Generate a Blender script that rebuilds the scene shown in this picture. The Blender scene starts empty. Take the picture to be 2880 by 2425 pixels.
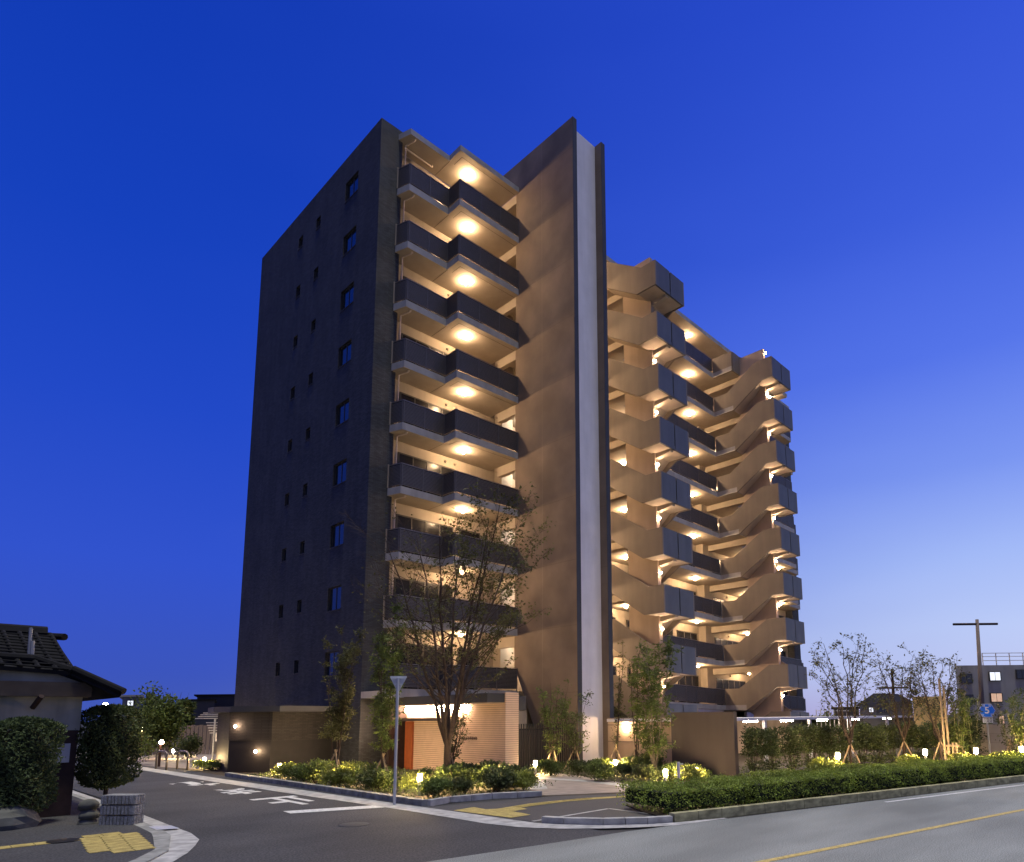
import bpy, math, random
from mathutils import Vector, Matrix
sc = bpy.context.scene
COL = sc.collection
R = math.radians
# ---------------------------------------------------------------- camera
CF, CCX, CCY = 1898.75, 1626.44, 1745.91
PITCH, ROLL, YAW = 0.1419, -0.0092, 0.8073
CAM = Vector((-14.2988, -26.4058, 2.0998))
FW = Vector((math.sin(YAW)*math.cos(PITCH), math.cos(YAW)*math.cos(PITCH), math.sin(PITCH)))
RT = Vector((math.cos(YAW), -math.sin(YAW), 0))
UP = RT.cross(FW)
R2 = RT*math.cos(ROLL)+UP*math.sin(ROLL)
U2 = UP*math.cos(ROLL)-RT*math.sin(ROLL)
cd = bpy.data.cameras.new('camera'); cam = bpy.data.objects.new('camera', cd); COL.objects.link(cam)
m = Matrix.Identity(4)
for i in range(3):
    m[i][0], m[i][1], m[i][2], m[i][3] = R2[i], U2[i], -FW[i], CAM[i]
cam.matrix_world = m
cd.sensor_width = 36; cd.lens = CF/2880*36
cd.shift_x = (1440-CCX)/2880; cd.shift_y = (CCY-1212.5)/2880
cd.clip_end = 3000; cd.clip_start = .1
sc.camera = cam
ZO = {'z1':(600,300,2.94),'z2':(1000,300,2.94),'z3':(600,900,2.94),'z4':(1000,900,2.94),'z5':(1650,680,2.845),'z6':(1650,1300,2.52),
'y1':(0,1700,2.433),'y2':(600,1800,2.993),'y3':(950,1400,2.205),'y4':(1200,1900,2.993),'y5':(1750,1900,3.223),'y6':(2230,1700,2.94),'S':(0,0,1),'D':(0,0,.72743)}
def _ray(k, u, v):
    a, b, s = ZO[k]; u = a+u/s; v = b+v/s
    return FW+(u-CCX)/CF*R2-(v-CCY)/CF*U2
def gp(k, u, v, z=0.0):                      # survey point on the ground
    d = _ray(k, u, v); t = (z-CAM.z)/d.z
    return (CAM.x+d.x*t, CAM.y+d.y*t)
FH = Vector((math.sin(YAW), math.cos(YAW), 0))
def at(k, u, v, dist):                       # survey point at a true level distance in front of the camera
    d = _ray(k, u, v); return CAM+d*(dist/d.dot(FH))
# ---------------------------------------------------------------- world, sun, exposure
sc.view_settings.view_transform = 'Standard'; sc.view_settings.look = 'None'
sc.view_settings.exposure = 0; sc.view_settings.gamma = 1
def lin(c):
    return tuple(((x/255)/12.92 if x/255 <= .04045 else ((x/255+.055)/1.055)**2.4) for x in c)+(1,)
w = bpy.data.worlds.new('World'); sc.world = w; w.use_nodes = True
nt = w.node_tree; N = nt.nodes; L = nt.links; N.clear()
out = N.new('ShaderNodeOutputWorld'); bg = N.new('ShaderNodeBackground'); L.new(bg.outputs[0], out.inputs[0])
tc = N.new('ShaderNodeTexCoord'); sep = N.new('ShaderNodeSeparateXYZ'); L.new(tc.outputs['Generated'], sep.inputs[0])
def dotn(v):
    n = N.new('ShaderNodeVectorMath'); n.operation = 'DOT_PRODUCT'; n.inputs[1].default_value = v
    L.new(tc.outputs['Generated'], n.inputs[0]); return n.outputs['Value']
def mapr(s, a, b, c=0, d=1, smooth=False):
    n = N.new('ShaderNodeMapRange'); n.inputs[1].default_value = a; n.inputs[2].default_value = b
    n.inputs[3].default_value = c; n.inputs[4].default_value = d
    if smooth: n.interpolation_type = 'SMOOTHSTEP'
    L.new(s, n.inputs[0]); return n.outputs[0]
def ramp(s, stops):
    n = N.new('ShaderNodeValToRGB'); r = n.color_ramp
    while len(r.elements) < len(stops): r.elements.new(.5)
    for e, (p, c) in zip(r.elements, stops): e.position = p; e.color = lin(c)
    L.new(s, n.inputs[0]); return n.outputs[0]
def mix(f, a, b):
    n = N.new('ShaderNodeMix'); n.data_type = 'RGBA'
    L.new(f, n.inputs[0]); L.new(a, n.inputs[6]); L.new(b, n.inputs[7]); return n.outputs[2]
skyL = ramp(sep.outputs['Z'], [(0,(66,88,178)),(.06,(58,84,188)),(.2,(48,82,204)),(.38,(32,72,198)),(.55,(20,64,188)),(.75,(14,56,176))])
skyR = ramp(sep.outputs['Z'], [(0,(184,180,222)),(.045,(192,200,240)),(.11,(188,204,247)),(.20,(164,187,247)),(.31,(124,152,242)),(.44,(86,118,234)),(.58,(62,96,222)),(.75,(46,80,212))])
nz = N.new('ShaderNodeTexNoise'); nz.inputs['Scale'].default_value = 1.7; nz.inputs['Detail'].default_value = 3
nm = N.new('ShaderNodeMapping'); nm.inputs['Scale'].default_value = (1, 1, 3.2); nm.inputs['Rotation'].default_value = (.5, 0, .4)
L.new(tc.outputs['Generated'], nm.inputs[0]); L.new(nm.outputs[0], nz.inputs['Vector'])
ad = N.new('ShaderNodeMath'); ad.operation = 'MULTIPLY_ADD'; L.new(nz.outputs['Fac'], ad.inputs[0]); ad.inputs[1].default_value = .34; ad.inputs[2].default_value = -.17
ad2 = N.new('ShaderNodeMath'); ad2.operation = 'ADD'; L.new(ad.outputs[0], ad2.inputs[0]); L.new(dotn(RT), ad2.inputs[1])
azf = mapr(ad2.outputs[0], -.50, .60, 0, 1, True)
sky = mix(azf, skyL, skyR)
back = N.new('ShaderNodeRGB'); back.outputs[0].default_value = (.12, .14, .33, 1)
sky = mix(mapr(dotn(-Vector((FW.x, FW.y, 0)).normalized()), -.15, .7, 0, .85, True), sky, back.outputs[0])
st = N.new('ShaderNodeTexSky'); st.sky_type = 'NISHITA'; st.sun_disc = False
SUN_EL, SUN_ROT = R(84), R(164)
st.sun_elevation = SUN_EL; st.sun_rotation = SUN_ROT
add = N.new('ShaderNodeVectorMath'); add.operation = 'MULTIPLY_ADD'
L.new(st.outputs[0], add.inputs[0]); add.inputs[1].default_value = (.0006, .0006, .0012); L.new(sky, add.inputs[2])
L.new(add.outputs[0], bg.inputs[0]); bg.inputs[1].default_value = 1.0
sd = bpy.data.lights.new('street_glow_fill', 'SUN'); so = bpy.data.objects.new('street_glow_fill', sd); COL.objects.link(so)
sd.energy = 3.0; sd.angle = R(7); sd.color = (1, .97, .80)
so.rotation_euler = Vector((-.03, -.11, 1.0)).to_track_quat('Z', 'Y').to_euler()   # added overhead sun, stands in for unseen street lamps on the main road side
sc.cycles.use_denoising = True
sc.cycles.sample_clamp_indirect = 4
sc.cycles.max_bounces = 5; sc.cycles.diffuse_bounces = 3; sc.cycles.glossy_bounces = 2
sc.cycles.transparent_max_bounces = 6; sc.cycles.transmission_bounces = 3
# ---------------------------------------------------------------- materials
MATS = {}
def mat(name, col, rough=.8, var=.12, scale=3., bump=0., bscale=40., metal=0., spec=.3, dirt=0., kind=None, emit=None, estr=0, **kw):
    if name in MATS: return MATS[name]
    M = bpy.data.materials.new(name); M.use_nodes = True; n = M.node_tree.nodes; l = M.node_tree.links
    b = n['Principled BSDF']; b.inputs['Roughness'].default_value = rough; b.inputs['Metallic'].default_value = metal
    b.inputs['Specular IOR Level'].default_value = spec
    g = n.new('ShaderNodeNewGeometry')
    def noise(sc_, det=4, vec=None):
        t = n.new('ShaderNodeTexNoise'); t.inputs['Scale'].default_value = sc_; t.inputs['Detail'].default_value = det
        l.new(vec or g.outputs['Position'], t.inputs['Vector']); return t.outputs['Fac']
    def mr(s, a, b_, c, d):
        t = n.new('ShaderNodeMapRange'); 
        for i, x in enumerate((a, b_, c, d)): t.inputs[i+1].default_value = x
        l.new(s, t.inputs[0]); return t.outputs[0]
    def mul(colsock, facsock):
        t = n.new('ShaderNodeVectorMath'); t.operation = 'SCALE'; l.new(colsock, t.inputs[0]); l.new(facsock, t.inputs['Scale']); return t.outputs[0]
    def mt(op, a, b_=None, c=None):
        t = n.new('ShaderNodeMath'); t.operation = op
        for i, x in enumerate((a, b_, c)):
            if x is None: continue
            if isinstance(x, (int, float)): t.inputs[i].default_value = x
            else: l.new(x, t.inputs[i])
        return t.outputs[0]
    rgb = n.new('ShaderNodeRGB'); rgb.outputs[0].default_value = tuple(col)+(1,)
    cs = rgb.outputs[0]
    sp = n.new('ShaderNodeSeparateXYZ'); l.new(g.outputs['Position'], sp.inputs[0])
    hb = None
    if kind == 'brick':
        cx = n.new('ShaderNodeCombineXYZ'); l.new(mt('ADD', sp.outputs[0], sp.outputs[1]), cx.inputs[0]); l.new(sp.outputs[2], cx.inputs[1])
        bt = n.new('ShaderNodeTexBrick'); l.new(cx.outputs[0], bt.inputs['Vector'])
        bt.inputs['Scale'].default_value = 1; bt.inputs['Brick Width'].default_value = kw.get('bw', .3); bt.inputs['Row Height'].default_value = kw.get('bh', .1)
        bt.inputs['Mortar Size'].default_value = kw.get('ms', .006)
        k2 = kw.get('k2', .62); mo = kw.get('mortar', .4)
        bt.inputs['Color1'].default_value = tuple(col)+(1,); bt.inputs['Color2'].default_value = tuple(c*k2 for c in col)+(1,)
        bt.inputs['Mortar'].default_value = tuple(c*mo for c in col)+(1,)
        cs = bt.outputs['Color']; hb = mt('SUBTRACT', 1, bt.outputs['Fac'])
    if kind == 'stripe':                       # horizontal ribs in the stone
        s = mt('FRACT', mt('MULTIPLY', sp.outputs[2], 1/kw.get('pitch', .075)))
        f = mr(s, .62, .8, 1, .6); cs = mul(cs, f); hb = f
    if kind == 'seam':                         # painted panel joints
        zz = mt('ABSOLUTE', mt('SUBTRACT', mt('FRACT', mt('MULTIPLY', mt('SUBTRACT', sp.outputs[2], .2), 1/3.)), .5))
        yy = mt('ABSOLUTE', mt('ADD', sp.outputs[1], 3.45))
        a = mt('GREATER_THAN', zz, .4955); b2 = mt('LESS_THAN', yy, .013)
        f = mt('SUBTRACT', 1, mt('MULTIPLY', mt('MAXIMUM', a, 0), .22)); f = mt('ADD', f, mt('MULTIPLY', b2, .35)); cs = mul(cs, f)
    if kind == 'leaf':
        nz = noise(kw.get('ls', 1.3), 2); f = mr(nz, .3, .7, .55, 1.5); cs = mul(cs, f)
        nf = noise(17, 1); f = mr(nf, .3, .7, .7, 1.35); cs = mul(cs, f)
    if var:
        f = mr(noise(scale), .3, .7, 1-var, 1+var); cs = mul(cs, f)
    if dirt:
        v2 = n.new('ShaderNodeVectorMath'); v2.operation = 'MULTIPLY'; v2.inputs[1].default_value = kw.get('ds', (1.6, 1.6, .22)); l.new(g.outputs['Position'], v2.inputs[0])
        f = mr(noise(kw.get('dsc', 1.4), 5, v2.outputs[0]), .35, .65, 1-dirt, 1+dirt*.4); cs = mul(cs, f)
    if kw.get('speck'):
        f = mr(noise(kw.get('spscale', 55), 1), .35, .65, 1-kw['speck'], 1+kw['speck']); cs = mul(cs, f)
    l.new(cs, b.inputs['Base Color'])
    if bump or hb:
        bp = n.new('ShaderNodeBump'); bp.inputs['Strength'].default_value = bump or .4; bp.inputs['Distance'].default_value = .01
        l.new(hb if hb is not None else noise(bscale), bp.inputs['Height']); l.new(bp.outputs[0], b.inputs['Normal'])
    if emit: b.inputs['Emission Color'].default_value = tuple(emit)+(1,); b.inputs['Emission Strength'].default_value = estr
    if kw.get('transl'):
        tr = n.new('ShaderNodeBsdfTranslucent'); ms = n.new('ShaderNodeMixShader'); ms.inputs[0].default_value = kw['transl']
        l.new(cs, tr.inputs[0]); l.new(b.outputs[0], ms.inputs[1]); l.new(tr.outputs[0], ms.inputs[2]); l.new(ms.outputs[0], n['Material Output'].inputs[0])
    MATS[name] = M; return M
WARM = (1, .66, .37); PINK = (1, .66, .42); WHT = (1, .86, .70)
brick = mat('dark_brick', (.060, .062, .070), .75, .16, .6, kind='brick', bw=.22, bh=.06, ms=.006, k2=.6, bump=.5, dirt=.2)
fin_m = mat('fin_paint', (.205, .155, .113), .7, .12, .8, kind='seam', dirt=.22, ds=(.45, .45, .38))
finedge = mat('fin_edge_paint', (.045, .046, .05), .6, .1, 2.)
panel_m = mat('stair_panel_paint', (.195, .163, .132), .65, .06, 1.5, dirt=.1)
ceil_m = mat('ceiling_paint', (.40, .34, .27), .85, .05, 1.2, dirt=.06)
wall_m = mat('wall_paint', (.31, .26, .205), .85, .07, 1., dirt=.12)
fascia_m = mat('slab_edge_paint', (.34, .33, .33), .7, .08, 2., dirt=.15)
white_m = mat('white_render', (.68, .66, .69), .75, .04, 2., dirt=.08)
front_m = mat('panel_paint_sky_shade', (.105, .108, .120), .5, .06, 1.5, dirt=.12)  # same paint as the side panels, with its skylit shade put into the colour
soff_m = mat('stair_soffit_paint', (.50, .42, .33), .85, .06, 1.2, dirt=.08)
spine_m = mat('spine_wall_paint', (.42, .33, .26), .8, .05, 1., dirt=.08)
rail_m = mat('rail_metal', (.135, .125, .130), .45, .06, 4., metal=.3)
railback_m = mat('rail_backing', (.03, .028, .03), .6, 0)
railtop_m = mat('rail_cap_metal', (.24, .22, .22), .35, .04, 4., metal=.6)
glass_m = mat('window_glass', (.02, .025, .03), .06, 0, spec=.9)
bglass_m = mat('balcony_glass', (.010, .010, .012), .25, 0, spec=.15)
frame_m = mat('window_frame', (.05, .045, .04), .5, 0)
pipe_m = mat('drain_pipe', (.62, .52, .42), .5, 0)
asph_new = mat('new_asphalt', (.052, .052, .055), .85, .12, .35, bump=.35, bscale=90, speck=.45, dirt=.25, ds=(.5, .9, .5), dsc=.6, spscale=30)
asph_old = mat('old_asphalt', (.215, .225, .21), .85, .12, .25, bump=.4, bscale=90, speck=.42, dirt=.24, ds=(.30, 1.1, .5), dsc=.7, spscale=55)
side_m = mat('pavement_asphalt', (.07, .066, .066), .88, .1, .5, bump=.3, bscale=90, speck=.25)
conc = mat('kerb_concrete', (.40, .39, .37), .8, .1, 3, bump=.2, dirt=.3, ds=(3, 3, 3))
conc_d = mat('weathered_concrete', (.27, .27, .25), .85, .12, 3, bump=.2, dirt=.35, ds=(3, 3, 3))
moss = mat('mossy_kerb', (.36, .33, .18), .9, .2, 5, bump=.4, dirt=.4, ds=(3, 3, 6))
paint_w = mat('road_paint_white', (.60, .60, .58), .7, .06, 4, speck=.15, dirt=.25, ds=(4, 4, 4), dsc=3)
paint_y = mat('road_paint_yellow', (.50, .38, .13), .7, .06, 4, speck=.2, dirt=.3, ds=(4, 4, 4), dsc=3)
tact_m = mat('tactile_paving', (.40, .31, .10), .75, .08, 4, kind=None, speck=.15, dirt=.25, ds=(4, 4, 4), dsc=2)
soil = mat('soil', (.045, .035, .022), .95, .3, 4, bump=.8, bscale=20)
land_m = mat('land', (.05, .048, .045), .95, .2, .2)
path_m = mat('path_paving', (.26, .215, .19), .8, .1, 2, dirt=.2, ds=(2, 2, 2))
stone_s = mat('ribbed_stone', (.66, .47, .34), .75, .06, 3, kind='stripe', pitch=.078, bump=.4)
tanw = mat('tan_wall', (.45, .34, .25), .8, .06, 1.5, dirt=.12)
scrn = mat('screen_wall_paint', (.066, .053, .054), .7, .06, 1.5, dirt=.12)
redwood = mat('red_wood', (.36, .10, .035), .5, .15, 6)
black_m = mat('black_metal', (.015, .014, .014), .5, 0)
steel = mat('steel', (.50, .50, .50), .45, .05, 5, metal=.3)
bark = mat('bark', (.060, .042, .033), .9, .25, 8, bump=.6, bscale=30)
bark_l = mat('pale_bark', (.20, .17, .13), .9, .25, 8, bump=.6, bscale=30)
stake_m = mat('stake_wood', (.36, .27, .17), .8, .2, 8)
bamboo_m = mat('bamboo_cane', (.22, .21, .10), .6, .2, 8)
leafs = {
 'dark': mat('leaf_dark', (.062, .082, .024), .6, 0, kind='leaf', transl=.25, spec=.35),
 'mid': mat('leaf_mid', (.10, .135, .030), .55, 0, kind='leaf', transl=.3, spec=.35),
 'light': mat('leaf_light', (.20, .23, .045), .5, 0, kind='leaf', transl=.35, spec=.4),
 'hedge': mat('leaf_hedge', (.21, .27, .040), .55, 0, kind='leaf', transl=.25, spec=.35, ls=2.2),
 'brown': mat('leaf_brown', (.085, .088, .030), .6, 0, kind='leaf', transl=.3),
 'night': mat('leaf_night', (.07, .10, .035), .7, 0, kind='leaf', transl=.2),
}
plaster = mat('old_plaster', (.27, .265, .235), .9, .14, 1.5, dirt=.3)
dwood = mat('dark_wood', (.034, .019, .016), .8, .25, 5, dirt=.2)
tile_m = mat('roof_tile', (.012, .012, .013), .85, .3, 4, spec=.12)
blk = mat('split_stone', (.24, .24, .24), .9, .3, 14, bump=.8, bscale=40, speck=.3)
rock_m = mat('rock', (.10, .10, .088), .9, .3, 5, bump=.6, bscale=12)
def lampmat(name, col, s): return mat(name, (.8, .8, .8), .5, 0, emit=col, estr=s)
# ---------------------------------------------------------------- mesh helpers
def shear_z(x): return 0.031*max(0.0, x-7.25)
class MB:
    def __init__(s): s.v = []; s.f = []
    def quad(s, *p):
        i = len(s.v); s.v += [tuple(q) for q in p]; s.f.append(tuple(range(i, i+len(p)))); return s
    def box(s, x0, x1, y0, y1, z0, z1):
        i = len(s.v)
        s.v += [(x, y, z) for z in (z0, z1) for y in (y0, y1) for x in (x0, x1)]
        s.f += [tuple(i+j for j in q) for q in ((0,2,3,1),(4,5,7,6),(0,1,5,4),(2,6,7,3),(0,4,6,2),(1,3,7,5))]; return s
    def obox(s, c, ux, uy, hx, hy, z0, z1):      # oriented box in plan
        i = len(s.v); ux = Vector(ux).normalized(); uy = Vector(uy).normalized()
        for z in (z0, z1):
            for b in (-1, 1):
                for a in (-1, 1):
                    p = Vector(c[:2]).to_3d()+ux.to_3d()*a*hx+uy.to_3d()*b*hy; s.v.append((p.x, p.y, z))
        s.f += [tuple(i+j for j in q) for q in ((0,2,3,1),(4,5,7,6),(0,1,5,4),(2,6,7,3),(0,4,6,2),(1,3,7,5))]; return s
    def prism(s, poly, axis, a, b):             # poly in the plane normal to the axis
        i = len(s.v); n = len(poly)
        def P(p, t): return {'z': (p[0], p[1], t), 'x': (t, p[0], p[1]), 'y': (p[0], t, p[1])}[axis]
        s.v += [P(p, a) for p in poly]+[P(p, b) for p in poly]
        s.f.append(tuple(range(i+n-1, i-1, -1))); s.f.append(tuple(range(i+n, i+2*n)))
        for j in range(n): s.f.append((i+j, i+(j+1) % n, i+n+(j+1) % n, i+n+j))
        return s
    def tube(s, pts, rad, n=6, cap=True):
        pts = [Vector(p) for p in pts]; rad = rad if isinstance(rad, (list, tuple)) else [rad]*len(pts)
        i0 = len(s.v); k = len(pts)
        for j, p in enumerate(pts):
            d = (pts[min(j+1, k-1)]-pts[max(j-1, 0)]).normalized()
            a = d.orthogonal().normalized() if j == 0 else (a-d*a.dot(d)).normalized()
            b = d.cross(a)
            for t in range(n):
                th = 2*math.pi*t/n; q = p+(a*math.cos(th)+b*math.sin(th))*rad[j]; s.v.append(tuple(q))
        for j in range(k-1):
            for t in range(n):
                u = i0+j*n; s.f.append((u+t, u+(t+1) % n, u+n+(t+1) % n, u+n+t))
        if cap: s.f.append(tuple(range(i0+n-1, i0-1, -1))); s.f.append(tuple(range(i0+(k-1)*n, i0+k*n)))
        return s
    def ball(s, c, rx, ry=None, rz=None, seg=10, ring=6, rnd=None, amp=0, half=0):
        ry = ry or rx; rz = rz or rx; i = len(s.v); c = Vector(c)
        rows = []
        for a in range(ring+1):
            th = math.pi*a/ring if not half else math.pi/2+math.pi/2*a/ring
            row = []
            for b in range(seg):
                ph = 2*math.pi*b/seg; k = 1+(rnd.uniform(-amp, amp) if rnd else 0)
                row.append(len(s.v)); s.v.append((c.x+rx*k*math.sin(th)*math.cos(ph), c.y+ry*k*math.sin(th)*math.sin(ph), c.z+rz*k*math.cos(th)))
            rows.append(row)
        for a in range(ring):
            for b in range(seg): s.f.append((rows[a][b], rows[a+1][b], rows[a+1][(b+1) % seg], rows[a][(b+1) % seg]))
        return s
    def leaf(s, p, size, rnd, up=.0, asp=.5):
        d = Vector((rnd.gauss(0, 1), rnd.gauss(0, 1), rnd.gauss(0, .7)+up)).normalized()
        n = Vector((rnd.gauss(0, 1), rnd.gauss(0, 1), rnd.gauss(0, 1)+.4)); e = d.cross(n)
        if e.length < 1e-3: e = d.orthogonal()
        e.normalize(); L_ = size*rnd.uniform(.7, 1.3); W = L_*asp*.5; p = Vector(p); nn = d.cross(e)*L_*.12
        i = len(s.v); s.v += [tuple(p), tuple(p+d*L_*.5+e*W+nn), tuple(p+d*L_), tuple(p+d*L_*.5-e*W+nn)]; s.f.append((i, i+1, i+2, i+3))
    def build(s, name, material, parent=None, shear=False, smooth=False, **tagkw):
        me = bpy.data.meshes.new(name)
        v = [(x, y, z-shear_z(x)) for x, y, z in s.v] if shear else s.v
        me.from_pydata(v, [], s.f); me.materials.append(material); me.update()
        if smooth: me.polygons.foreach_set('use_smooth', [True]*len(me.polygons))
        o = bpy.data.objects.new(name, me); COL.objects.link(o)
        if parent: o.parent = parent
        if tagkw: tag(o, **tagkw)
        return o
def tag(o, label=None, cat=None, group=None, kind=None):
    if label: o['label'] = label
    if cat: o['category'] = cat
    if group: o['group'] = group
    if kind: o['kind'] = kind
    return o
def thing(name, label, cat, loc=(0, 0, 0), rz=0, group=None, s=1):
    o = bpy.data.objects.new(name, None); COL.objects.link(o); o.location = loc; o.rotation_euler = (0, 0, rz); o.scale = (s, s, s)
    return tag(o, label, cat, group)
def copy_tree(o, loc, rz=0, s=1, label=None, group=None):
    c = o.copy(); COL.objects.link(c); c.location = loc; c.rotation_euler = (0, 0, rz); c.scale = (s, s, s)
    if label: c['label'] = label
    if group: c['group'] = group
    for ch in list(o.children):
        d = ch.copy(); COL.objects.link(d); d.parent = c
        for g in list(ch.children):
            e = g.copy(); COL.objects.link(e); e.parent = d
    return c
def flat(name, poly, z, material, kind='structure', thick=None, **kw):
    mb = MB()
    if thick: mb.prism(poly, 'z', z-thick, z)
    else: mb.quad(*[(p[0], p[1], z) for p in poly])
    o = mb.build(name, material); o['kind'] = kind
    if not thick:
        n = o.data.polygons[0].normal
        if n.z < 0: o.data.flip_normals()
    return o
def text(name, body, size, material, parent, origin, ux, uy, extrude=.0, offset=.0, wscale=1.0):
    c = bpy.data.curves.new(name, 'FONT'); c.body = body; c.size = size; c.align_x = 'CENTER'; c.align_y = 'CENTER'; c.extrude = extrude; c.offset = offset
    t = bpy.data.objects.new(name, c); COL.objects.link(t)
    me = bpy.data.meshes.new_from_object(t.evaluated_get(bpy.context.evaluated_depsgraph_get()))
    bpy.data.objects.remove(t)
    ux = Vector(ux).normalized(); uy = Vector(uy).normalized(); uz = ux.cross(uy); O = Vector(origin)
    for v in me.vertices:
        q = v.co; v.co = O+ux*q.x*wscale+uy*q.y+uz*q.z
    me.materials.clear(); me.materials.append(material)
    o = bpy.data.objects.new(name, me); COL.objects.link(o)
    if parent: o.parent = parent
    return o
# ================================================================ GROUND
land = MB().quad((-900, -900, -.03), (1500, -900, -.03), (1500, 1500, -.03), (-900, 1500, -.03)).build('land', land_m); tag(land, kind='structure')
flat('side_street', [(-30, -40), (-4.6, -40), (-4.6, 40), (-5.6, 60), (-9.6, 60), (-9.6, -7), (-30, -7)], -.004, asph_new)
seam = [(-60, -10.8), (-30, -14.3), (-12, -17.0), (-8.36, -17.57), (-6.24, -17.88), (-4.33, -18.11), (-3.2, -18.35), (2.7, -19.75), (10.6, -21.6), (30, -26.9), (80, -40)]
flat('main_road', [(80, -80), (-60, -80)]+seam, 0.0, asph_old)
# gutter on the right corner, concrete
gout = [(-5.95, 14), (-5.81, -.76), (-5.70, -6.4), (-5.52, -11.2), (-5.5, -12.4), (-5.5, -14.4), (-5.52, -15.3), (-5.38, -16.23), (-5.0, -16.95), (-4.4, -17.6), (-3.9, -18.0), (-3.2, -18.42), (-1.8, -18.66)]
gin = [(-5.3, 14), (-5.2, .3), (-5.02, -6.4), (-4.95, -11.2), (-4.9, -12.3), (-4.85, -14.1), (-4.84, -15.4), (-4.8, -16.1), (-4.62, -16.6), (-4.18, -17.3), (-3.5, -17.9), (-2.9, -18.2), (-1.8, -18.58)]
mb = MB()
for i in range(len(gout)-1): mb.quad((*gout[i], .006), (*gout[i+1], .006), (*gin[i+1], .006), (*gin[i], .006))
tag(mb.build('gutter', conc), kind='structure')
# low upstand kerb of the planting bed along the side street and corner
def kerb(path, wdt, h, material, gap=.012, ln=.6):
    mb = MB(); pts = [Vector((p[0], p[1])) for p in path]
    for a, b in zip(pts, pts[1:]):
        n = max(1, round((b-a).length/ln)); d = (b-a).normalized(); pr = Vector((-d.y, d.x))
        for i in range(n):
            p = a+(b-a)*(i/n)+d*gap; q = a+(b-a)*((i+1)/n)-d*gap*.2
            hh = h
            i0 = len(mb.v)
            for z in (-.02, hh):
                for t in (p, q, q+pr*wdt, p+pr*wdt): mb.v.append((t.x, t.y, z))
            mb.f += [tuple(i0+j for j in f) for f in ((0,3,2,1),(4,5,6,7),(0,1,5,4),(1,2,6,5),(2,3,7,6),(3,0,4,7))]
    return mb
tag(kerb([(-4.72, 1.4), (-4.75, -5.5), (-4.8, -12.0)][::1], .18, .14, conc_d).build('kerb_side', conc_d), kind='structure')
tag(kerb([(-4.62, -12.1), (-3.9, -11.9), (-2.7, -12.1), (-1.5, -12.75)], .16, .13, conc).build('kerb_bed', conc), kind='structure')
# raised corner kerb, pale then mossy
kpath = [(-4.72, -16.15), (-4.55, -16.62), (-4.12, -17.28), (-3.45, -17.86), (-2.96, -18.12)]
tag(kerb(kpath, .17, .12, conc, ln=.55).build('kerb_corner', conc), kind='structure')
kp2 = [(-2.94, -18.14), (2.7, -19.55), (10.4, -21.42), (30, -26.7)]
tag(kerb(kp2, .17, .17, moss, ln=.62).build('kerb_mossy', moss), kind='structure')
# pavement at the corner and along the main road
pave = [(-4.84, -15.4), (-4.87, -14), (-4.93, -12.25), (-1.3, -13.0), (.6, -14.3), (30, -22), (30, -26.4), (10.4, -21.2), (2.7, -19.35), (-2.9, -17.97), (-3.4, -17.72), (-4.02, -17.17), (-4.4, -16.58), (-4.55, -16.15)]
flat('pavement', pave, .002, side_m)
flat('plaza_ground', [(-4.6, 14), (-4.6, -11.9), (-2.7, -12.0), (-1.3, -12.95), (.6, -14.25), (30, -21.9), (60, -26), (60, 14)], -.002, soil)
# planting strip under the hedge
hd = Vector((5.68, -1.37)).normalized(); hn = Vector((-hd.y, hd.x))
H0 = Vector((-2.55, -17.93))
flat('planting_strip', [tuple(H0+hd*a+hn*b) for a, b in ((-.2, .04), (34, .3), (34, 2.4), (.4, 2.3), (.02, 1.2))], .03, soil, thick=.05)
mb = MB(); tl = [(-4.72, -15.9, -2.3, -15.82), (-2.28, -15.82, -2.35, -17.3)]
for x0, y0, x1, y1 in tl:
    d = Vector((x1-x0, y1-y0)).normalized()*1; p = Vector((-d.y, d.x))*.05
    mb.quad((x0-p.x, y0-p.y, .010), (x1-p.x, y1-p.y, .010), (x1+p.x, y1+p.y, .010), (x0+p.x, y0+p.y, .010))
tag(mb.build('pavement_edging', conc), kind='structure')
# entry path
flat('entry_path', [(-1.35, -12.75), (-1.1, -11.2), (.9, -9.2), (2.6, -6.2), (4.2, -7.2), (3.3, -10.5), (1.9, -13.6), (1.0, -14.1)], .006, path_m)
flat('path_band', [(-.9, -11.3), (1.0, -9.3), (1.5, -9.6), (-.2, -11.6)], .010, conc)
flat('path_border', [(1.6, -13.4), (2.1, -11.0), (1.9, -8.4), (2.3, -8.2), (2.55, -11.0), (2.1, -13.6)], .012, conc)
# tactile paving, right: one warning field with studs and a guiding line
tact = [(-4.80, -13.3), (-4.14, -13.2), (-4.2, -13.72), (-3.95, -13.86), (-2.83, -13.72), (-1.96, -13.84), (-.92, -14.1), (.13, -14.6), (-.08, -14.8), (-1.15, -14.38), (-1.94, -14.15), (-3.06, -14.11), (-3.5, -14.15), (-3.55, -14.44), (-4.02, -14.44), (-4.06, -14.82), (-4.12, -15.18), (-4.68, -15.2), (-4.72, -14.8), (-4.76, -14.37)]
o = flat('tactile_paving', tact, .012, tact_m)
def studs(path, z, name, step=.3, wdt=.3):
    mb = MB()
    for a, b in zip(path, path[1:]):
        a = Vector(a); b = Vector(b); d = (b-a).normalized(); p = Vector((-d.y, d.x)); n = int((b-a).length/step)
        for i in range(n):
            for q in (-.3, -.1, .1, .3):
                c = a+d*(i+.5)*step+p*q*wdt; mb.obox(c, d, p, step*.42, .012, z, z+.005)
    tag(mb.build(name, tact_m), kind='structure')
studs([(-3.5, -13.95), (-1.96, -13.98), (-.9, -14.2)], .012, 'tactile_bars')
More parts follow.
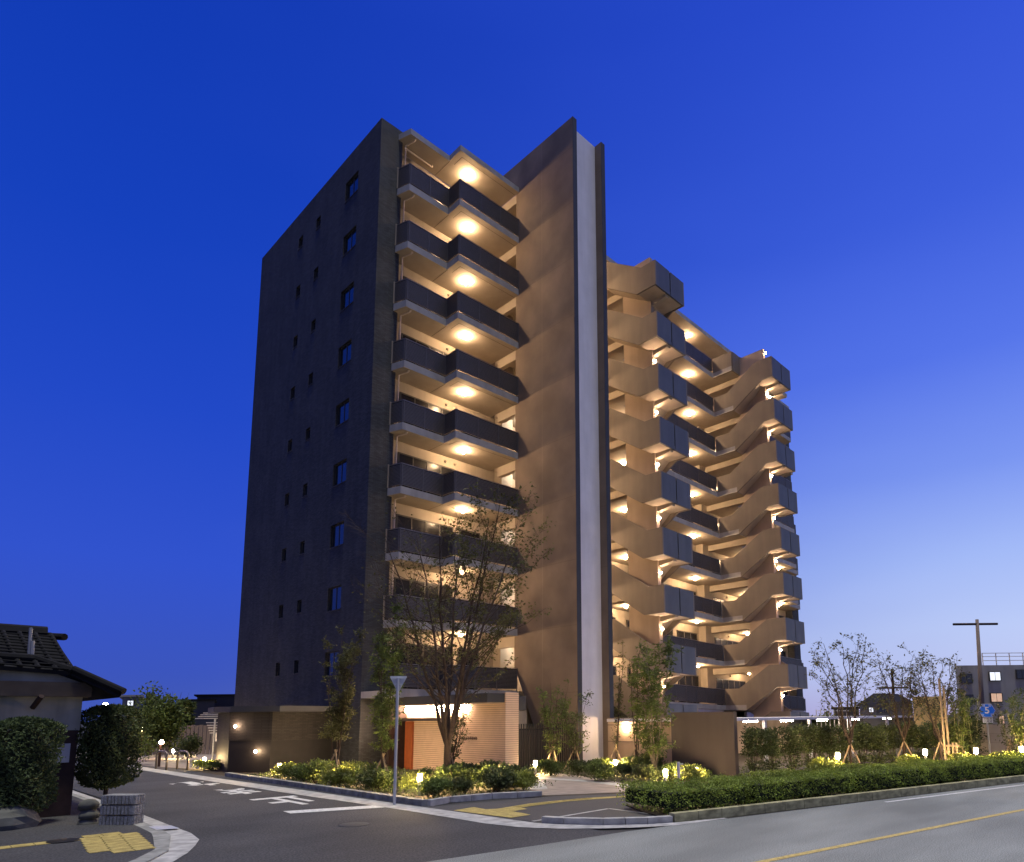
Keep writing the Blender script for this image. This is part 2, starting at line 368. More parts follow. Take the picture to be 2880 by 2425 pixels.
# left corner
lo = [(-9.6, 14), (-9.75, -7.4), (-9.85, -10.8), (-9.87, -12), (-10.0, -12.9), (-10.24, -13.48), (-10.54, -14.1), (-10.95, -14.75), (-11.6, -15.5), (-13, -16.6), (-16, -17.9), (-24, -18.6)]
li = [(-10.0, 14), (-10.1, -7.4), (-10.35, -9.8), (-10.38, -10.8), (-10.42, -11.6), (-10.52, -12.1), (-10.85, -13.5), (-11.3, -14.2), (-11.9, -14.9), (-13.2, -15.8), (-16, -17.0), (-24, -17.8)]
lm = [(a[0]*.42+b[0]*.58, a[1]*.42+b[1]*.58) for a, b in zip(lo, li)]
mb = MB(); m2 = MB()
for i in range(len(lo)-1):
    mb.quad((*lo[i], .006), (*lo[i+1], .006), (*lm[i+1], .006), (*lm[i], .006))
    m2.quad((*lm[i], .03), (*lm[i+1], .03), (*li[i+1], .03), (*li[i], .03)); m2.quad((*lm[i], 0), (*lm[i+1], 0), (*lm[i+1], .03), (*lm[i], .03))
tag(mb.build('gutter_left', conc), kind='structure'); tag(m2.build('kerb_left', conc_d), kind='structure')
flat('pavement_left', li+[(-40, -17.8), (-40, 14)], .028, asph_new)
flat('drain_grate', [(-10.25, -10.72), (-9.9, -10.9), (-9.9, -11.45), (-10.26, -11.3)], .036, steel)
rows = [(-10.86, 0, 2), (-11.16, 0, 2), (-11.46, 0, 2)]
mb = MB()
ty0 = [(-10.55, -11.1), (-11.1, -10.95)]
for r in range(8):
    y = -11.0-.3*r; x1 = -10.55-.035*r-(.25 if r in (0,) else 0); nx = [2, 3, 3, 3, 3, 3, 3, 2][r]
    for c in range(nx):
        x = x1-.3*(c+1)-(.0 if r < 5 else .0); mb.box(x+.006, x+.294, y-.294, y-.006, .028, .036)
for i in range(22):
    mb.box(-11.8-.31*i, -11.5-.31*i, -11.52, -11.22, .028, .036)
tag(mb.build('tactile_paving_left', tact_m), kind='structure')
mb = MB(); mb.tube([(-11.72, -11.38, .03), (-11.72, -11.38, .044)], .24, 20); mb.build('manhole_cover', black_m, label='round dark manhole cover set in the yellow tactile line at far left', cat='manhole cover')
# road markings
mb = MB().quad((-7.42, -10.29, .004), (-7.47, -10.81, .004), (-5.42, -11.56, .004), (-5.33, -11.02, .004)); tag(mb.build('stop_line', paint_w), kind='structure')
for body, yc, hgt in (('止', -8.1, 2.5), ('ま', -4.5, 2.5), ('れ', -.9, 2.4)):
    o = text('road_lettering', body, 1.0, paint_w, None, (-6.55, yc, .005), (-1, 0, 0), (0, -hgt, 0), offset=.03)
    me = o.data
    for v in me.vertices: v.co.y = yc+(v.co.y-yc)*hgt*.95; v.co.x = -6.45+(v.co.x+6.55)*1.25
    o['kind'] = 'structure'
def stripe(name, pts, wdt, z, material):
    mb = MB()
    for a, b in zip(pts, pts[1:]):
        a = Vector(a); b = Vector(b); d = (b-a).normalized(); p = Vector((-d.y, d.x))*wdt/2
        mb.quad((a.x-p.x, a.y-p.y, z), (b.x-p.x, b.y-p.y, z), (b.x+p.x, b.y+p.y, z), (a.x+p.x, a.y+p.y, z))
    tag(mb.build(name, material), kind='structure')
stripe('yellow_centre_line', [(-16, -19.4), (-5.15, -21.27), (3, -22.8), (12, -24.9), (30, -29.4)], .13, .005, paint_y)
stripe('edge_line', [(2.9, -20.15), (12, -22.35), (30, -27.3)], .10, .004, paint_w)
# faint tar joints in the road
stripe('road_joint', [(-20, -22.5), (-6, -24.5), (10, -28.2)], .03, .003, asph_new)
# ================================================================ APARTMENT BUILDING
B = thing('apartment_building', 'ten storey dark brick apartment building with lit balconies, tall fins and outdoor stairs', 'apartment building')
def zb(k): return 3.04+3*(k-2)          # underside of the slab of storey k
def lv(k): return zb(k)+.34
XE = 41.1; YD = 14.29
# side wall with window openings
holes = []
for k in range(2, 11):
    z = lv(k)
    holes += [(2.12, 3.42, z+.67, z+1.77, 'big'), (6.18, 6.68, z+.96, z+1.6, 's'), (8.34, 8.86, z+.93, z+1.62, 's')]
ys = sorted({0, YD, *[h[0] for h in holes], *[h[1] for h in holes]}); zs = sorted({-.3, 30.61, *[h[2] for h in holes], *[h[3] for h in holes]})
mb = MB()
for a, b in zip(ys, ys[1:]):
    for c, d in zip(zs, zs[1:]):
        ym, zm = (a+b)/2, (c+d)/2
        if any(h[0] < ym < h[1] and h[2] < zm < h[3] for h in holes): continue
        mb.quad((0, b, c), (0, a, c), (0, a, d), (0, b, d))
DP = .17
for y0, y1, z0, z1, t in holes:
    mb.quad((0, y0, z0), (DP, y0, z0), (DP, y0, z1), (0, y0, z1)); mb.quad((0, y1, z0), (0, y1, z1), (DP, y1, z1), (DP, y1, z0))
    mb.quad((0, y0, z1), (DP, y0, z1), (DP, y1, z1), (0, y1, z1)); mb.quad((0, y0, z0), (0, y1, z0), (DP, y1, z0), (DP, y0, z0))
mb.quad((0, 0, -.3), (1.16, 0, -.3), (1.16, 0, 30.61), (0, 0, 30.61))       # front band
mb.quad((1.16, 0, -.3), (1.16, .6, -.3), (1.16, .6, 30.61), (1.16, 0, 30.61))
mb.quad((0, YD, -.3), (0, YD, 30.61), (XE, YD, 30.61), (XE, YD, -.3))
mb.quad((0, 0, 30.61), (1.16, 0, 30.61), (1.16, .6, 30.61), (0, .6, 30.61))
mb.build('brick_wall', brick, B, shear=True)
for y0, y1, z0, z1, t in holes:
    f = MB(); x = DP-.02; e = .045
    f.box(x-.05, x, y0, y1, z0, z0+e); f.box(x-.05, x, y0, y1, z1-e, z1); f.box(x-.05, x, y0, y0+e, z0+e, z1-e); f.box(x-.05, x, y1-e, y1, z0+e, z1-e)
    if t == 'big': f.box(x-.045, x-.002, (y0+y1)/2-.03, (y0+y1)/2+.03, z0+e, z1-e)
    fr = f.build('window', frame_m, B)
    MB().box(x-.028, x-.02, y0+e, y1-e, z0+e, z1-e).build('pane', glass_m, fr)
    s_ = MB().box(-.03, DP, y0-.02, y1+.02, z0-.03, z0+.002).build('window_sill', frame_m, fr)
# right end wall, roof, back wall
mb = MB(); mb.box(39.94, XE, 0, .59, -1.3, 30.6); mb.build('end_wall', brick, B, shear=True)
MB().box(XE-.2, XE-.002, .6, YD-.01, -1.3, 30.55).build('gable_wall', brick, B, shear=True)
MB().box(.01, XE-.01, .81, YD-.02, 30.1, 30.5).build('flat_roof', fascia_m, B, shear=True)
MB().box(1.165, 39.935, .6, .8, -1.3, 30.05).build('recessed_wall', wall_m, B, shear=True)
# columns on the recessed wall
for a, b in ((7.56, 8.3), (13.55, 14.6), (26.4, 27.5), (33.3, 34.0)):
    MB().box(a, b, 0, .597, -1.2, 30.03).build('column', wall_m, B, shear=True)
# windows/doors of the flats on the recessed wall
WINX = [(1.75, 4.95), (5.35, 6.6), (9.9, 12.6), (15.2, 17.2), (18.3, 20.0), (20.6, 23.2), (23.7, 26.1), (28.4, 32.5), (34.6, 36.0), (36.4, 39.4)]
for k in range(2, 11):
    for i, (a, b) in enumerate(WINX):
        if i == 1 and k % 2: continue
        z0, z1 = lv(k)+.02, lv(k)+2.12
        f = MB(); e = .06
        f.box(a, b, .53, .598, z1-e, z1); f.box(a, b, .53, .598, z0, z0+e)
        n = max(1, round((b-a)/.85))
        for j in range(n+1):
            x = a+(b-a-e)*j/n; f.box(x, x+e, .532, .597, z0+e, z1-e)
        fr = f.build('balcony_window', frame_m, B, shear=True)
        MB().box(a+.01, b-.01, .555, .575, z0+.02, z1-.02).build('pane', bglass_m, fr, shear=True)
# slabs
SL = [(.93, 0), (1.16, -.73), (3.4, -.73), (3.4, -1.67), (7.247, -1.67), (7.247, .598), (1.17, .598), (1.17, 0)]
SR = [(9.652, -1.67), (12.99, -1.67), (12.99, -2.62), (15.66, -2.62), (15.66, -1.67), (25.94, -1.67), (25.94, -3.24), (28.62, -3.24), (28.62, -1.67), (37.7, -1.67), (37.7, -.73), (39.96, -.73), (40.15, -.003), (39.93, -.003), (39.93, .598), (9.652, .598)]
for k in range(2, 12):
    t = .34 if k < 11 else .30
    nm = 'balcony_slab' if k < 11 else 'roof_slab'
    m_ = MB().prism(SL, 'z', zb(k), zb(k)+t); m_.build(nm, ceil_m, B, shear=True).data.materials.append(fascia_m)
    srr = SR if k < 11 else [(9.652, -1.67), (28.6, -1.67), (37.7, -1.67), (37.7, -.73), (39.96, -.73), (40.15, -.003), (39.93, -.003), (39.93, .598), (9.652, .598)]
    m_ = MB(); 
    # subdivide the long slab so the slight fall of the roofline follows
    m_.prism(srr, 'z', zb(k), zb(k)+t)
    m_.build(nm, ceil_m, B, shear=True).data.materials.append(fascia_m)
    m_ = MB().prism([(7.535, -1.4), (9.375, -1.4), (9.375, .598), (7.535, .598)], 'z', zb(k), zb(k)+t); m_.build('corridor_slab', ceil_m, B, shear=True)
for o in B.children:
    if o.name.startswith(('balcony_slab', 'roof_slab')):
        for p in o.data.polygons:
            if abs(p.normal.z) < .3: p.material_index = 1
# drip groove line boards under the slabs (thin access panels)
for k in range(3, 12):
    g = MB(); z = zb(k)-.004
    g.box(3.41, 3.43, -.72, .55, z, z+.003); g.box(3.7, 7.2, -1.38, -1.36, z, z+.003); g.box(3.7, 3.72, -1.36, -.7, z, z+.003)
    g.build('ceiling_joint', frame_m, B)
# beams between the flats and the fins / stair spines
for k in range(3, 12):
    bb = [(7.252, 7.5, -1.44, .5), (9.4, 9.63, -1.44, .5)]
    if k < 11: bb += [(27.1, 27.55, -3.3, .42), (13.95, 14.4, -3.2, .42)]
    for a, b, c, h_ in bb: MB().box(a, b, c, -.003, zb(k)-h_, zb(k)-.003).build('beam', ceil_m, B, shear=True)
# fins
MB().prism([(-5.7, -.3), (-5.7, 31.88), (.5, 31.88), (.5, 30.44), (-1.45, 30.44), (-1.45, 4.6), (-3.8, -.3)], 'x', 7.25, 7.53).build('fin_wall', fin_m, B)
MB().prism([(-5.7, -.3), (-5.7, 31.88), (.5, 31.88), (.5, 30.44), (-1.45, 30.44), (-1.45, -.3)], 'x', 9.38, 9.65).build('fin_wall', fin_m, B)
MB().box(7.247, 7.533, -5.712, -5.7, -.3, 31.883).build('fin_edge', finedge, B)
MB().box(9.377, 9.653, -5.712, -5.7, -.3, 31.883).build('fin_edge', finedge, B)
MB().box(7.532, 9.378, -5.26, -5.06, -.3, 31.86).build('white_panel', white_m, B)
# railings
def railing(path, z, h, parent, shear=True, pitch=.063, sub=True, solid=False):
    m1 = MB(); m2 = MB(); m3 = MB()
    for a, b in zip(path, path[1:]):
        a = Vector(a); b = Vector(b); d = (b-a).normalized(); p = Vector((-d.y, d.x)); c = (a+b)/2; hl = (b-a).length/2
        n = int((h-.12)/pitch)
        for i in range(n):
            z0 = z+.07+i*pitch; m1.obox(c, d, p, hl, .022, z0, z0+.034)
        m3.obox(c, d, p, hl, .004, z+.075, z+h-.04)
        np_ = max(1, round(hl*2/1.1))
        for i in range(np_+1):
            q = a+(b-a)*i/np_
            if i == 0: q = q+d*.02
            if i == np_: q = q-d*.02
            m1.obox(q-p*.03, d, p, .018, .012, z+.0, z+h-.02)
        m2.obox(c, d, p, hl+.004, .028, z+h-.03, z+h)
    r = m1.build('railing', rail_m, parent, shear=shear)
    m2.build('handrail', railtop_m, r, shear=shear); m3.build('backing_sheet', railback_m, r, shear=shear)
    return r
for k in range(2, 11):
    z = lv(k)+.01
    railing([(.975, -.02), (1.19, -.705), (3.425, -.705), (3.425, -1.645), (7.243, -1.645)], z, 1.08, B)
    railing([(9.66, -1.645), (12.98, -1.645)], z, 1.08, B)
    railing([(15.77, -1.645), (25.84, -1.645)], z, 1.08, B)
    railing([(28.75, -1.645), (37.67, -1.645), (37.67, -.705), (39.93, -.705), (40.13, -.02)], z, 1.08, B)
    MB().box(.90, .965, -.05, -.004, z, z+1.1).build('end_board', wall_m, B)
# drain pipes
for k in range(3, 12):
    mb = MB(); z = zb(k)
    mb.tube([(1.3, -.06, z-2.62), (1.3, -.06, z-.12), (1.36, -.12, z-.08), (1.47, -.52, z-.08), (1.5, -.56, z-.05), (1.5, -.58, z-.002)], .028, 8)
    mb.tube([(1.5, -.57, z-.03), (1.5, -.57, z-.002)], .055, 8)
    mb.build('drainpipe', pipe_m, B, smooth=False)
mb = MB().tube([(1.32, .1, 29.93), (2.9, .1, 29.9), (2.95, .12, 30.02)], .045, 8); mb.build('drainpipe', pipe_m, B)
# small vents on the recessed wall
for k in range(2, 11):
    mb = MB(); z = lv(k)+2.4
    for x in (4.42, 5.0, 16.0, 22.0, 30.4, 36.2):
        mb.tube([(x, .6, z), (x, .54, z)], .07, 10); mb.tube([(x, .545, z), (x, .5, z-.03)], .05, 10)
    mb.build('vent', wall_m, B, shear=True)
# stairs
def stairs(x0, left_up, ks, ztop):
    x1 = x0+2.68; TH = .1; H = 1.44; sp0, sp1 = x0+1.0, x0+1.28
    def poly(up, zl, yo=-6.3):
        # side panel outline (y, z) of one flight between the landing (underside zl) and the floor
        if up: b = [(yo, zl), (-4.98, zl), (-2.6, zl+1.56), (-1.68, zl+1.56)]
        else: b = [(yo, zl), (-5.5, zl), (-3.25, zl-1.44), (-1.68, zl-1.44)]
        if up: t = [(-1.68, zl+1.56+H), (-2.95, zl+1.56+H), (-5.33, zl+H), (yo, zl+H)]
        else: t = [(-1.68, zl-1.44+H), (-2.75, zl-1.44+H), (-5.0, zl+H), (yo, zl+H)]
        return b+t
    for k in ks:                      # landing between storey k and k+1
        zl = zb(k)+1.44
        MB().prism(poly(left_up, zl), 'x', x0, x0+TH).build('stair_side_panel', panel_m, B, shear=True)
        MB().prism(poly(not left_up, zl), 'x', x1-TH, x1).build('stair_side_panel', panel_m, B, shear=True)
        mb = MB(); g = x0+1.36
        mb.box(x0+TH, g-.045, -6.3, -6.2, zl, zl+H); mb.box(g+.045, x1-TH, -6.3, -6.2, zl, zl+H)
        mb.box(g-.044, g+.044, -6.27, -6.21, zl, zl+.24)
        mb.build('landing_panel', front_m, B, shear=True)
        MB().box(g-.1, g+.1, -6.198, -6.19, zl+.25, zl+H-.05).build('slot_backing', black_m, B, shear=True)
        mb = MB(); mb.box(x0+TH, x1-TH, -6.2, -5.0, zl+.04, zl+.24)
        mb.prism([(-6.15, zl+.039), (-5.0, zl+.039), (-5.0, zl-.28), (-6.15, zl-.1)], 'x', sp0+.1, sp1+.12)
        mb.build('landing', soff_m, B, shear=True)
        for up, a, b in ((left_up, x0+TH, sp0), (not left_up, sp1, x1-TH)):
            mb = MB()
            if up: pts = [(-5.0, zl+.05), (-2.6, zl+1.6), (-2.6, zl+1.8)]; n = 8; y0, z0, y1, z1 = -5.0, zl+.24, -2.62, zl+1.9
            else: pts = [(-5.0, zl+.05), (-3.25, zl-1.4), (-3.25, zl-1.1)]; n = 7; y0, z0, y1, z1 = -5.0, zl+.24, -3.25, zl-1.1
            st_ = []
            for j in range(n):
                ya = y0+(y1-y0)*j/n; yb = y0+(y1-y0)*(j+1)/n
                zz = z0+(z1-z0)*((j+1)/n if up else j/n)
                if not up and j == 0: zz = z0
                st_ += [(ya, zz), (yb, zz)]
            if up: prof = [(-5.0, zl+.04), (-2.62, zl+1.56)]+st_[::-1]
            else: prof = [(-5.0, zl+.04), (-3.25, zl-1.40)]+st_[::-1]
            mb.prism(prof, 'x', a+.002, b-.002)
            mb.build('stair_flight', soff_m, B, shear=True)
    MB().prism([(-5.2, -.9), (-5.2, ztop), (-3.18, ztop), (-3.18, -.9)], 'x', sp0, sp1-.003).build('stair_spine_wall', spine_m, B, shear=True)
    return sp0, sp1
S1 = stairs(13.0, True, range(1, 10), 28.18)
S2 = stairs(25.95, False, range(1, 10), 28.32)
# top-floor parapets that close the stair heads
mb = MB(); mb.box(25.95, 26.05, -3.24, -1.68, zb(10)-.02, zb(10)+1.44); mb.box(26.05, 27.05, -3.3, -3.2, zb(10)-.02, zb(10)+1.44)
mb.prism([(-3.3, zb(10)-.02), (-5.0, zb(9)+1.6), (-5.0, zb(9)+2.85), (-3.9, zb(10)+1.0), (-3.3, zb(10)+1.42)], 'x', 26.96, 27.05)
mb.build('parapet', panel_m, B, shear=True)
mb = MB(); mb.box(15.58, 15.66, -2.62, -1.68, zb(10)-.02, zb(10)+1.44); mb.box(14.3, 15.58, -2.7, -2.6, zb(10)-.02, zb(10)+1.44)
mb.build('parapet', panel_m, B, shear=True)
# ground floor walls below the second storey slab
MB().box(15.9, 25.8, -1.6, -1.4, 1.7, 3.03).build('ground_floor_beam', white_m, B, shear=True)
MB().box(9.7, 12.9, -1.6, -1.4, -1.2, 3.03).build('ground_floor_wall', tanw, B, shear=True)
MB().box(28.8, 39.5, -1.6, -1.4, -1.2, 3.03).build('ground_floor_wall', white_m, B, shear=True)
# lamps of the building
def ceiling_lamp(x, y, zc, P, col=WARM, r=.085, parent=B, shear=True, name='ceiling_lamp'):
    P = P*5.2; area = 2*math.pi*r*r*1.2
    M = lampmat('lamp_glow_%s_%d' % ('w' if col == WARM else 'p', P), col, P/(math.pi*area))
    mb = MB().ball((x, y, zc-.07), r*.9, r*.9, r*.75, 10, 8)
    o = mb.build(name, M, parent, shear=shear, smooth=True)
    MB().tube([(x, y, zc-.022), (x, y, zc+.01)], .12, 12).build('lamp_base', ceil_m, o, shear=shear)
    return o
for k in range(2, 11):
    zc = zb(k+1)-.012
    ceiling_lamp(4.6, -.68, zc, 56)
    ceiling_lamp(10.9, -.9, zc, 92)
    ceiling_lamp(16.8, -.66, zc, 62)
    ceiling_lamp(24.3, -.66, zc, 62)
    ceiling_lamp(31.3, -.5, zc, 52)
    ceiling_lamp(36.5, -.68, zc, 44)
    if k <= 6: ceiling_lamp(8.5, -.6, zc, 22, WHT)
def wall_lamp(x, y, z, P, col=WARM, parent=B, shear=True, r=.06, name='wall_lamp'):
    P = P*2.6
    M = lampmat('lamp_ball_%d_%d' % (P, int(col[2]*100)), col, P/(math.pi*4*math.pi*r*r))
    o = MB().ball((x, y, z), r, r, r*1.2, 8, 6).build(name, M, parent, shear=shear, smooth=True)
    MB().box(x-.05, x+.05, y+r*.5, y+r+.06, z-.07, z+.07).build('lamp_base', steel, o, shear=shear)
    return o
for k in range(1, 9): wall_lamp(S1[0]+.14, -5.3, zb(k)+1.44-.62, 22, PINK)
for k in range(1, 10): wall_lamp(S2[0]+.14, -5.3, zb(k)+1.44-.5, 22, PINK)
wall_lamp(S2[0]+.14, -5.3, zb(10)+.98, 16, PINK)
# ================================================================ ENTRANCE
EN = thing('entrance_block', 'ribbed pale stone entrance block with flat canopy, light strip and red wooden door', 'entrance')
MB().box(1.7, 2.33, -7.4, -.3, -.1, 3.02).build('ribbed_wall', stone_s, EN)
MB().box(.9, 1.697, -7.35, -.25, 2.66, 2.98).build('canopy', finedge, EN)
MB().box(0, .897, -1.9, -.005, 2.96, 3.24).build('canopy_edge', fascia_m, EN)
MB().box(.92, 1.69, -7.3, -.28, 2.62, 2.657).build('canopy_soffit', tanw, EN)
MB().box(1.60, 1.697, -5.2, -.9, 2.36, 2.615).build('light_strip', lampmat('strip_glow', (1, .70, .46), 120), EN)
MB().box(1.3, 1.695, -3.9, -.9, 2.0, 2.12).build('shelf', scrn, EN)
MB().box(1.60, 1.697, -1.45, -.92, 0, 1.98).build('door', redwood, EN)
MB().box(.9, 1.69, -.86, -.31, -.1, 2.6).build('light_block_pier', dwood, EN)  # added dark pier, keeps the strip light off the brick left of the door
rnd = random.Random(4); mb = MB(); yy = -4.72
for i in range(9):
    for _ in range(2): mb.box(1.685, 1.697, yy-.012, yy, 1.30-rnd.uniform(0, .03), 1.37+rnd.uniform(0, .05)); yy -= .05
    mb.box(1.685, 1.697, yy, yy+.06, 1.32, 1.335); yy -= .02
mb.build('sign_lettering', dwood, EN)
MB().box(2.4, 4.4, -5.5, -1.9, 2.40, 2.98).build('rear_canopy', finedge, EN)
MB().box(2.45, 7.1, -4.2, -4.0, 0, 1.6).build('inner_wall', scrn, EN)
MB().box(2.45, 5.6, -4.2, -4.0, 1.603, 2.38).build('inner_wall', wall_m, EN)
MB().box(2.6, 4.2, -4.7, -4.4, 2.34, 2.395).build('light_strip', lampmat('strip_glow2', (1, .9, .8), 9), EN)
# black bar fence
FE = thing('bar_fence', 'black vertical bar fence between the ribbed entrance wall and the tall fin', 'fence')
mb = MB()
for i in range(34):
    x = 2.75+i*.13; mb.box(x, x+.035, -5.75, -5.71, 0, 1.85)
mb.build('bars', black_m, FE); MB().box(2.5, 7.2, -5.705, -5.67, 1.6, 1.66).box(2.5, 7.2, -5.705, -5.67, .15, .2).build('rail', black_m, FE)
# annex at the far end of the side wall
AX = thing('service_annex', 'low dark service annex with flat canopy and two wall lamps at the side street end', 'annex')
pf = [(-3.95, 3.45), (-2.9, 1.75), (-.01, 1.75), (-.01, 6.5), (-3.4, 6.5)]
MB().prism(pf, 'z', 1.28, 2.42).build('brick_wall', mat('annex_brick', (.042, .038, .036), .8, .15, .6, kind='brick', bw=.22, bh=.06, ms=.006, k2=.6, bump=.5, dirt=.2), AX)
MB().prism([(-3.92, 3.47), (-2.9, 1.8), (-.02, 1.8), (-.02, 6.45), (-3.4, 6.45)], 'z', -.1, 1.277).build('lower_wall', mat('annex_dark_panel', (.020, .018, .018), .7, .15, 3), AX)
MB().prism([(-4.3, 4.3), (-4.1, 3.0), (-2.9, 1.1), (-.01, 1.1), (-.01, 6.6), (-3.8, 6.6)], 'z', 2.43, 2.66).build('canopy', finedge, AX)
def lampball(parent, p, P, col=WARM, r=.055, name='lamp'):
    P = P*2.2
    return MB().ball(p, r, r, r, 8, 6).build(name, lampmat('lb_%d_%d_%d' % (P, int(r*1000), int(col[2]*100)), col, P/(math.pi*4*math.pi*r*r)), parent, smooth=True)
lampball(AX, (-3.86, 3.05, 1.86), 14, PINK); lampball(AX, (-3.32, 2.22, .85), 16, WARM)
# bicycle shelter beyond the annex
BS = thing('bicycle_shelter', 'pale steel framed shelter with white roof edges beside the dark annex', 'shelter')
sa = at('y1', 1338, 740, 32); sb = at('y1', 1560, 740, 32); sdv = (sb-sa); sdv.z = 0; sl = sdv.length; sdv.normalize(); sn = Vector((-sdv.y, sdv.x))
mb = MB(); cc = (sa+sb)/2
for i in range(4): mb.obox((cc.x+sn.x*1.5+sdv.x*.12*i, cc.y+sn.y*1.5+sdv.y*.12*i), (sdv.x, sdv.y), sn, sl/2, 1.5, sa.z-.30+i*.085, sa.z-.265+i*.085)
mb.build('roof', steel, BS); mb = MB()
for f in (.62, .78, .97):
    q = sa.lerp(sb, f); mb.obox((q.x, q.y), (sdv.x, sdv.y), sn, .035, .035, 0, sa.z-.3)
for i in range(5):
    q = sa.lerp(sb, .68); mb.obox((q.x, q.y), (sdv.x, sdv.y), sn, .5-.05*i, .02, sa.z-.5-.12*i, sa.z-.46-.12*i)
mb.build('frame', steel, BS)
q = sa.lerp(sb, .86); MB().obox((q.x, q.y), (sdv.x, sdv.y), sn, .3, .02, sa.z-1.35, sa.z-.95).build('notice_board', white_m, BS)
# standing screen wall and boundary walls on the right
SW = MB().box(6.15, 6.36, -14.12, -11.5, -.05, 2.24).build('screen_wall', scrn, label='tall dark brown free-standing screen wall behind the clipped hedge', cat='wall')
SW.location = (0, 0, 0)
TW = thing('boundary_wall', 'tan rendered boundary wall behind the dark screen wall, lit by a wall lamp', 'wall')
MB().box(9.0, 9.2, -11.2, -5.9, -.1, 2.0).build('wall', tanw, TW); MB().box(8.985, 9.215, -11.22, -5.9, 2.003, 2.05).build('coping', tanw, TW)
MB().box(8.985, 8.998, -11.2, -5.9, 1.72, 1.75).box(8.985, 8.998, -11.2, -5.9, 1.0, 1.02).build('groove_band', scrn, TW)
lampball(TW, (8.9, -7.0, 1.7), 62, WARM, .09)
# carport
CP = thing('carport', 'long white flat roofed carport with bright tube lights behind the shrubs', 'carport')
MB().box(8.6, 36, -11.4, -6.2, 1.88, 2.0).build('roof', white_m, CP, shear=False)
mb = MB()
for x in (9.0, 13.5, 18, 23, 28.5, 34): mb.box(x, x+.14, -11.3, -11.16, 0, 1.877)
mb.build('post', white_m, CP)
MB().box(9.3, 36, -6.15, -6.0, -.1, 1.86).build('rear_wall', tanw, CP)
for i, x in enumerate((10.2, 13.0, 16.5, 20.5, 25, 30)):
    MB().box(x, x+1.1, -10.6, -10.5, 1.80, 1.86).build('tube_light', lampmat('tube_glow', (1, .78, .6), 220), CP)
# far boundary wall on the right edge
FWp = [gp('y6', 1430, 1290), gp('y6', 1911, 1300)]
FW2 = MB(); a = Vector(FWp[0]); b = Vector(FWp[1]); d = (b-a).normalized()
FW2.obox((a+b)/2+d*6, d, (-d.y, d.x), (b-a).length/2+7, .1, -.1, 1.62)
FW2.build('block_wall', mat('pale_block', (.42, .36, .30), .85, .08, 2, kind='brick', bw=.8, bh=.4, ms=.01, k2=.92, mortar=.7), label='pale horizontal block wall at the far right behind the bamboo', cat='wall')
# ================================================================ BOLLARD LAMPS
bp = [(-3.61, -.84), (-3.68, -5.57), (-1.56, -2.9), (-3.56, -10.0), (-1.03, -9.87), (3.09, -7.48), (5.05, -9.73), (2.64, -13.8), (3.81, -14.1), (-3.96, 6.09), (-2.15, 17.02), (7.93, -16.89), (11.61, -18.46), (13.61, -19.57), (15.6, -20.6)]
bl = ['nearest the dark annex, among pale stems', 'in front of the two staked trees, brightest green glow around it', 'small and far, behind the shrubs by the brick wall', 'tallest, nearest the yield sign post by the kerb', 'in front of the ribbed stone wall right of the big tree',
 'by the black bar fence under staked saplings', 'by the foot of the white panel', 'white post left of the red and white sign', 'in front of the dark screen wall right of the small sign', 'in the small planting beside the parking entrance', 'under the tall lit bush at the far car park',
 'behind the clipped hedge, first to the right of the screen wall', 'behind the clipped hedge between two slender trees', 'behind the clipped hedge near the road number sign', 'at the extreme right edge behind the hedge']
def bollard(loc, label, P=18, h=.36):
    t = thing('bollard_lamp', 'glowing garden bollard lamp '+label, 'bollard lamp', (loc[0], loc[1], 0), 0, 'garden bollard lamps')
    MB().tube([(0, 0, -.05), (0, 0, h-.1)], .045, 10).build('post', steel, t)
    P = P*11; r = .06; M = lampmat('bollard_glow_%d' % P, (1, .70, .33), P/(math.pi*(2*math.pi*r*.14+math.pi*r*r)))
    MB().tube([(0, 0, h-.098), (0, 0, h+.08)], r, 10).build('lamp_head', M, t)
    MB().tube([(0, 0, h+.081), (0, 0, h+.10)], .065, 10).build('cap', steel, t)
for i, (p, l_) in enumerate(zip(bp, bl)): bollard(p, l_, 20 if i not in (9, 10) else 16, .78 if i > 10 else (.42 if i != 3 else .5))
# ================================================================ SIGNS
# back of the yield triangle
t = thing('yield_sign', 'back of an inverted triangle road sign on a tall grey pole', 'road sign', (-5.12, -11.3, 0))
MB().tube([(0, 0, 0), (0, 0, 3.12)], .038, 12).build('pole', steel, t)
rv = Vector((RT.x, RT.y, 0)).normalized(); fvv = Vector((FW.x, FW.y, 0)).normalized()
def facing(mb, pts, off, th):         # plate facing along fvv; pts = (right, up)
    i = len(mb.v); n = len(pts)
    for k in (off, off+th):
        for r_, u_ in pts:
            p = rv*r_+fvv*k; mb.v.append((p.x, p.y, u_))
    mb.f.append(tuple(range(i, i+n))); mb.f.append(tuple(range(i+2*n-1, i+n-1, -1)))
    for j in range(n): mb.f.append((i+j, i+n+j, i+n+(j+1) % n, i+(j+1) % n))
    return mb
tri = [(-.20, 3.17), (-.215, 3.15), (-.02, 2.78), (.02, 2.78), (.215, 3.15), (.20, 3.17)]
facing(MB(), tri, .045, .008).build('sign_plate', mat('sign_back', (.62, .63, .62), .5, .05, 5, metal=.1), t)
mb = MB()
for u in (3.10, 2.93):
    ww = .15 if u > 3 else .09
    facing(mb, [(-ww, u-.012), (ww, u-.012), (ww, u+.012), (-ww, u+.012)], .03, .012)
mb.build('bracket', steel, t)
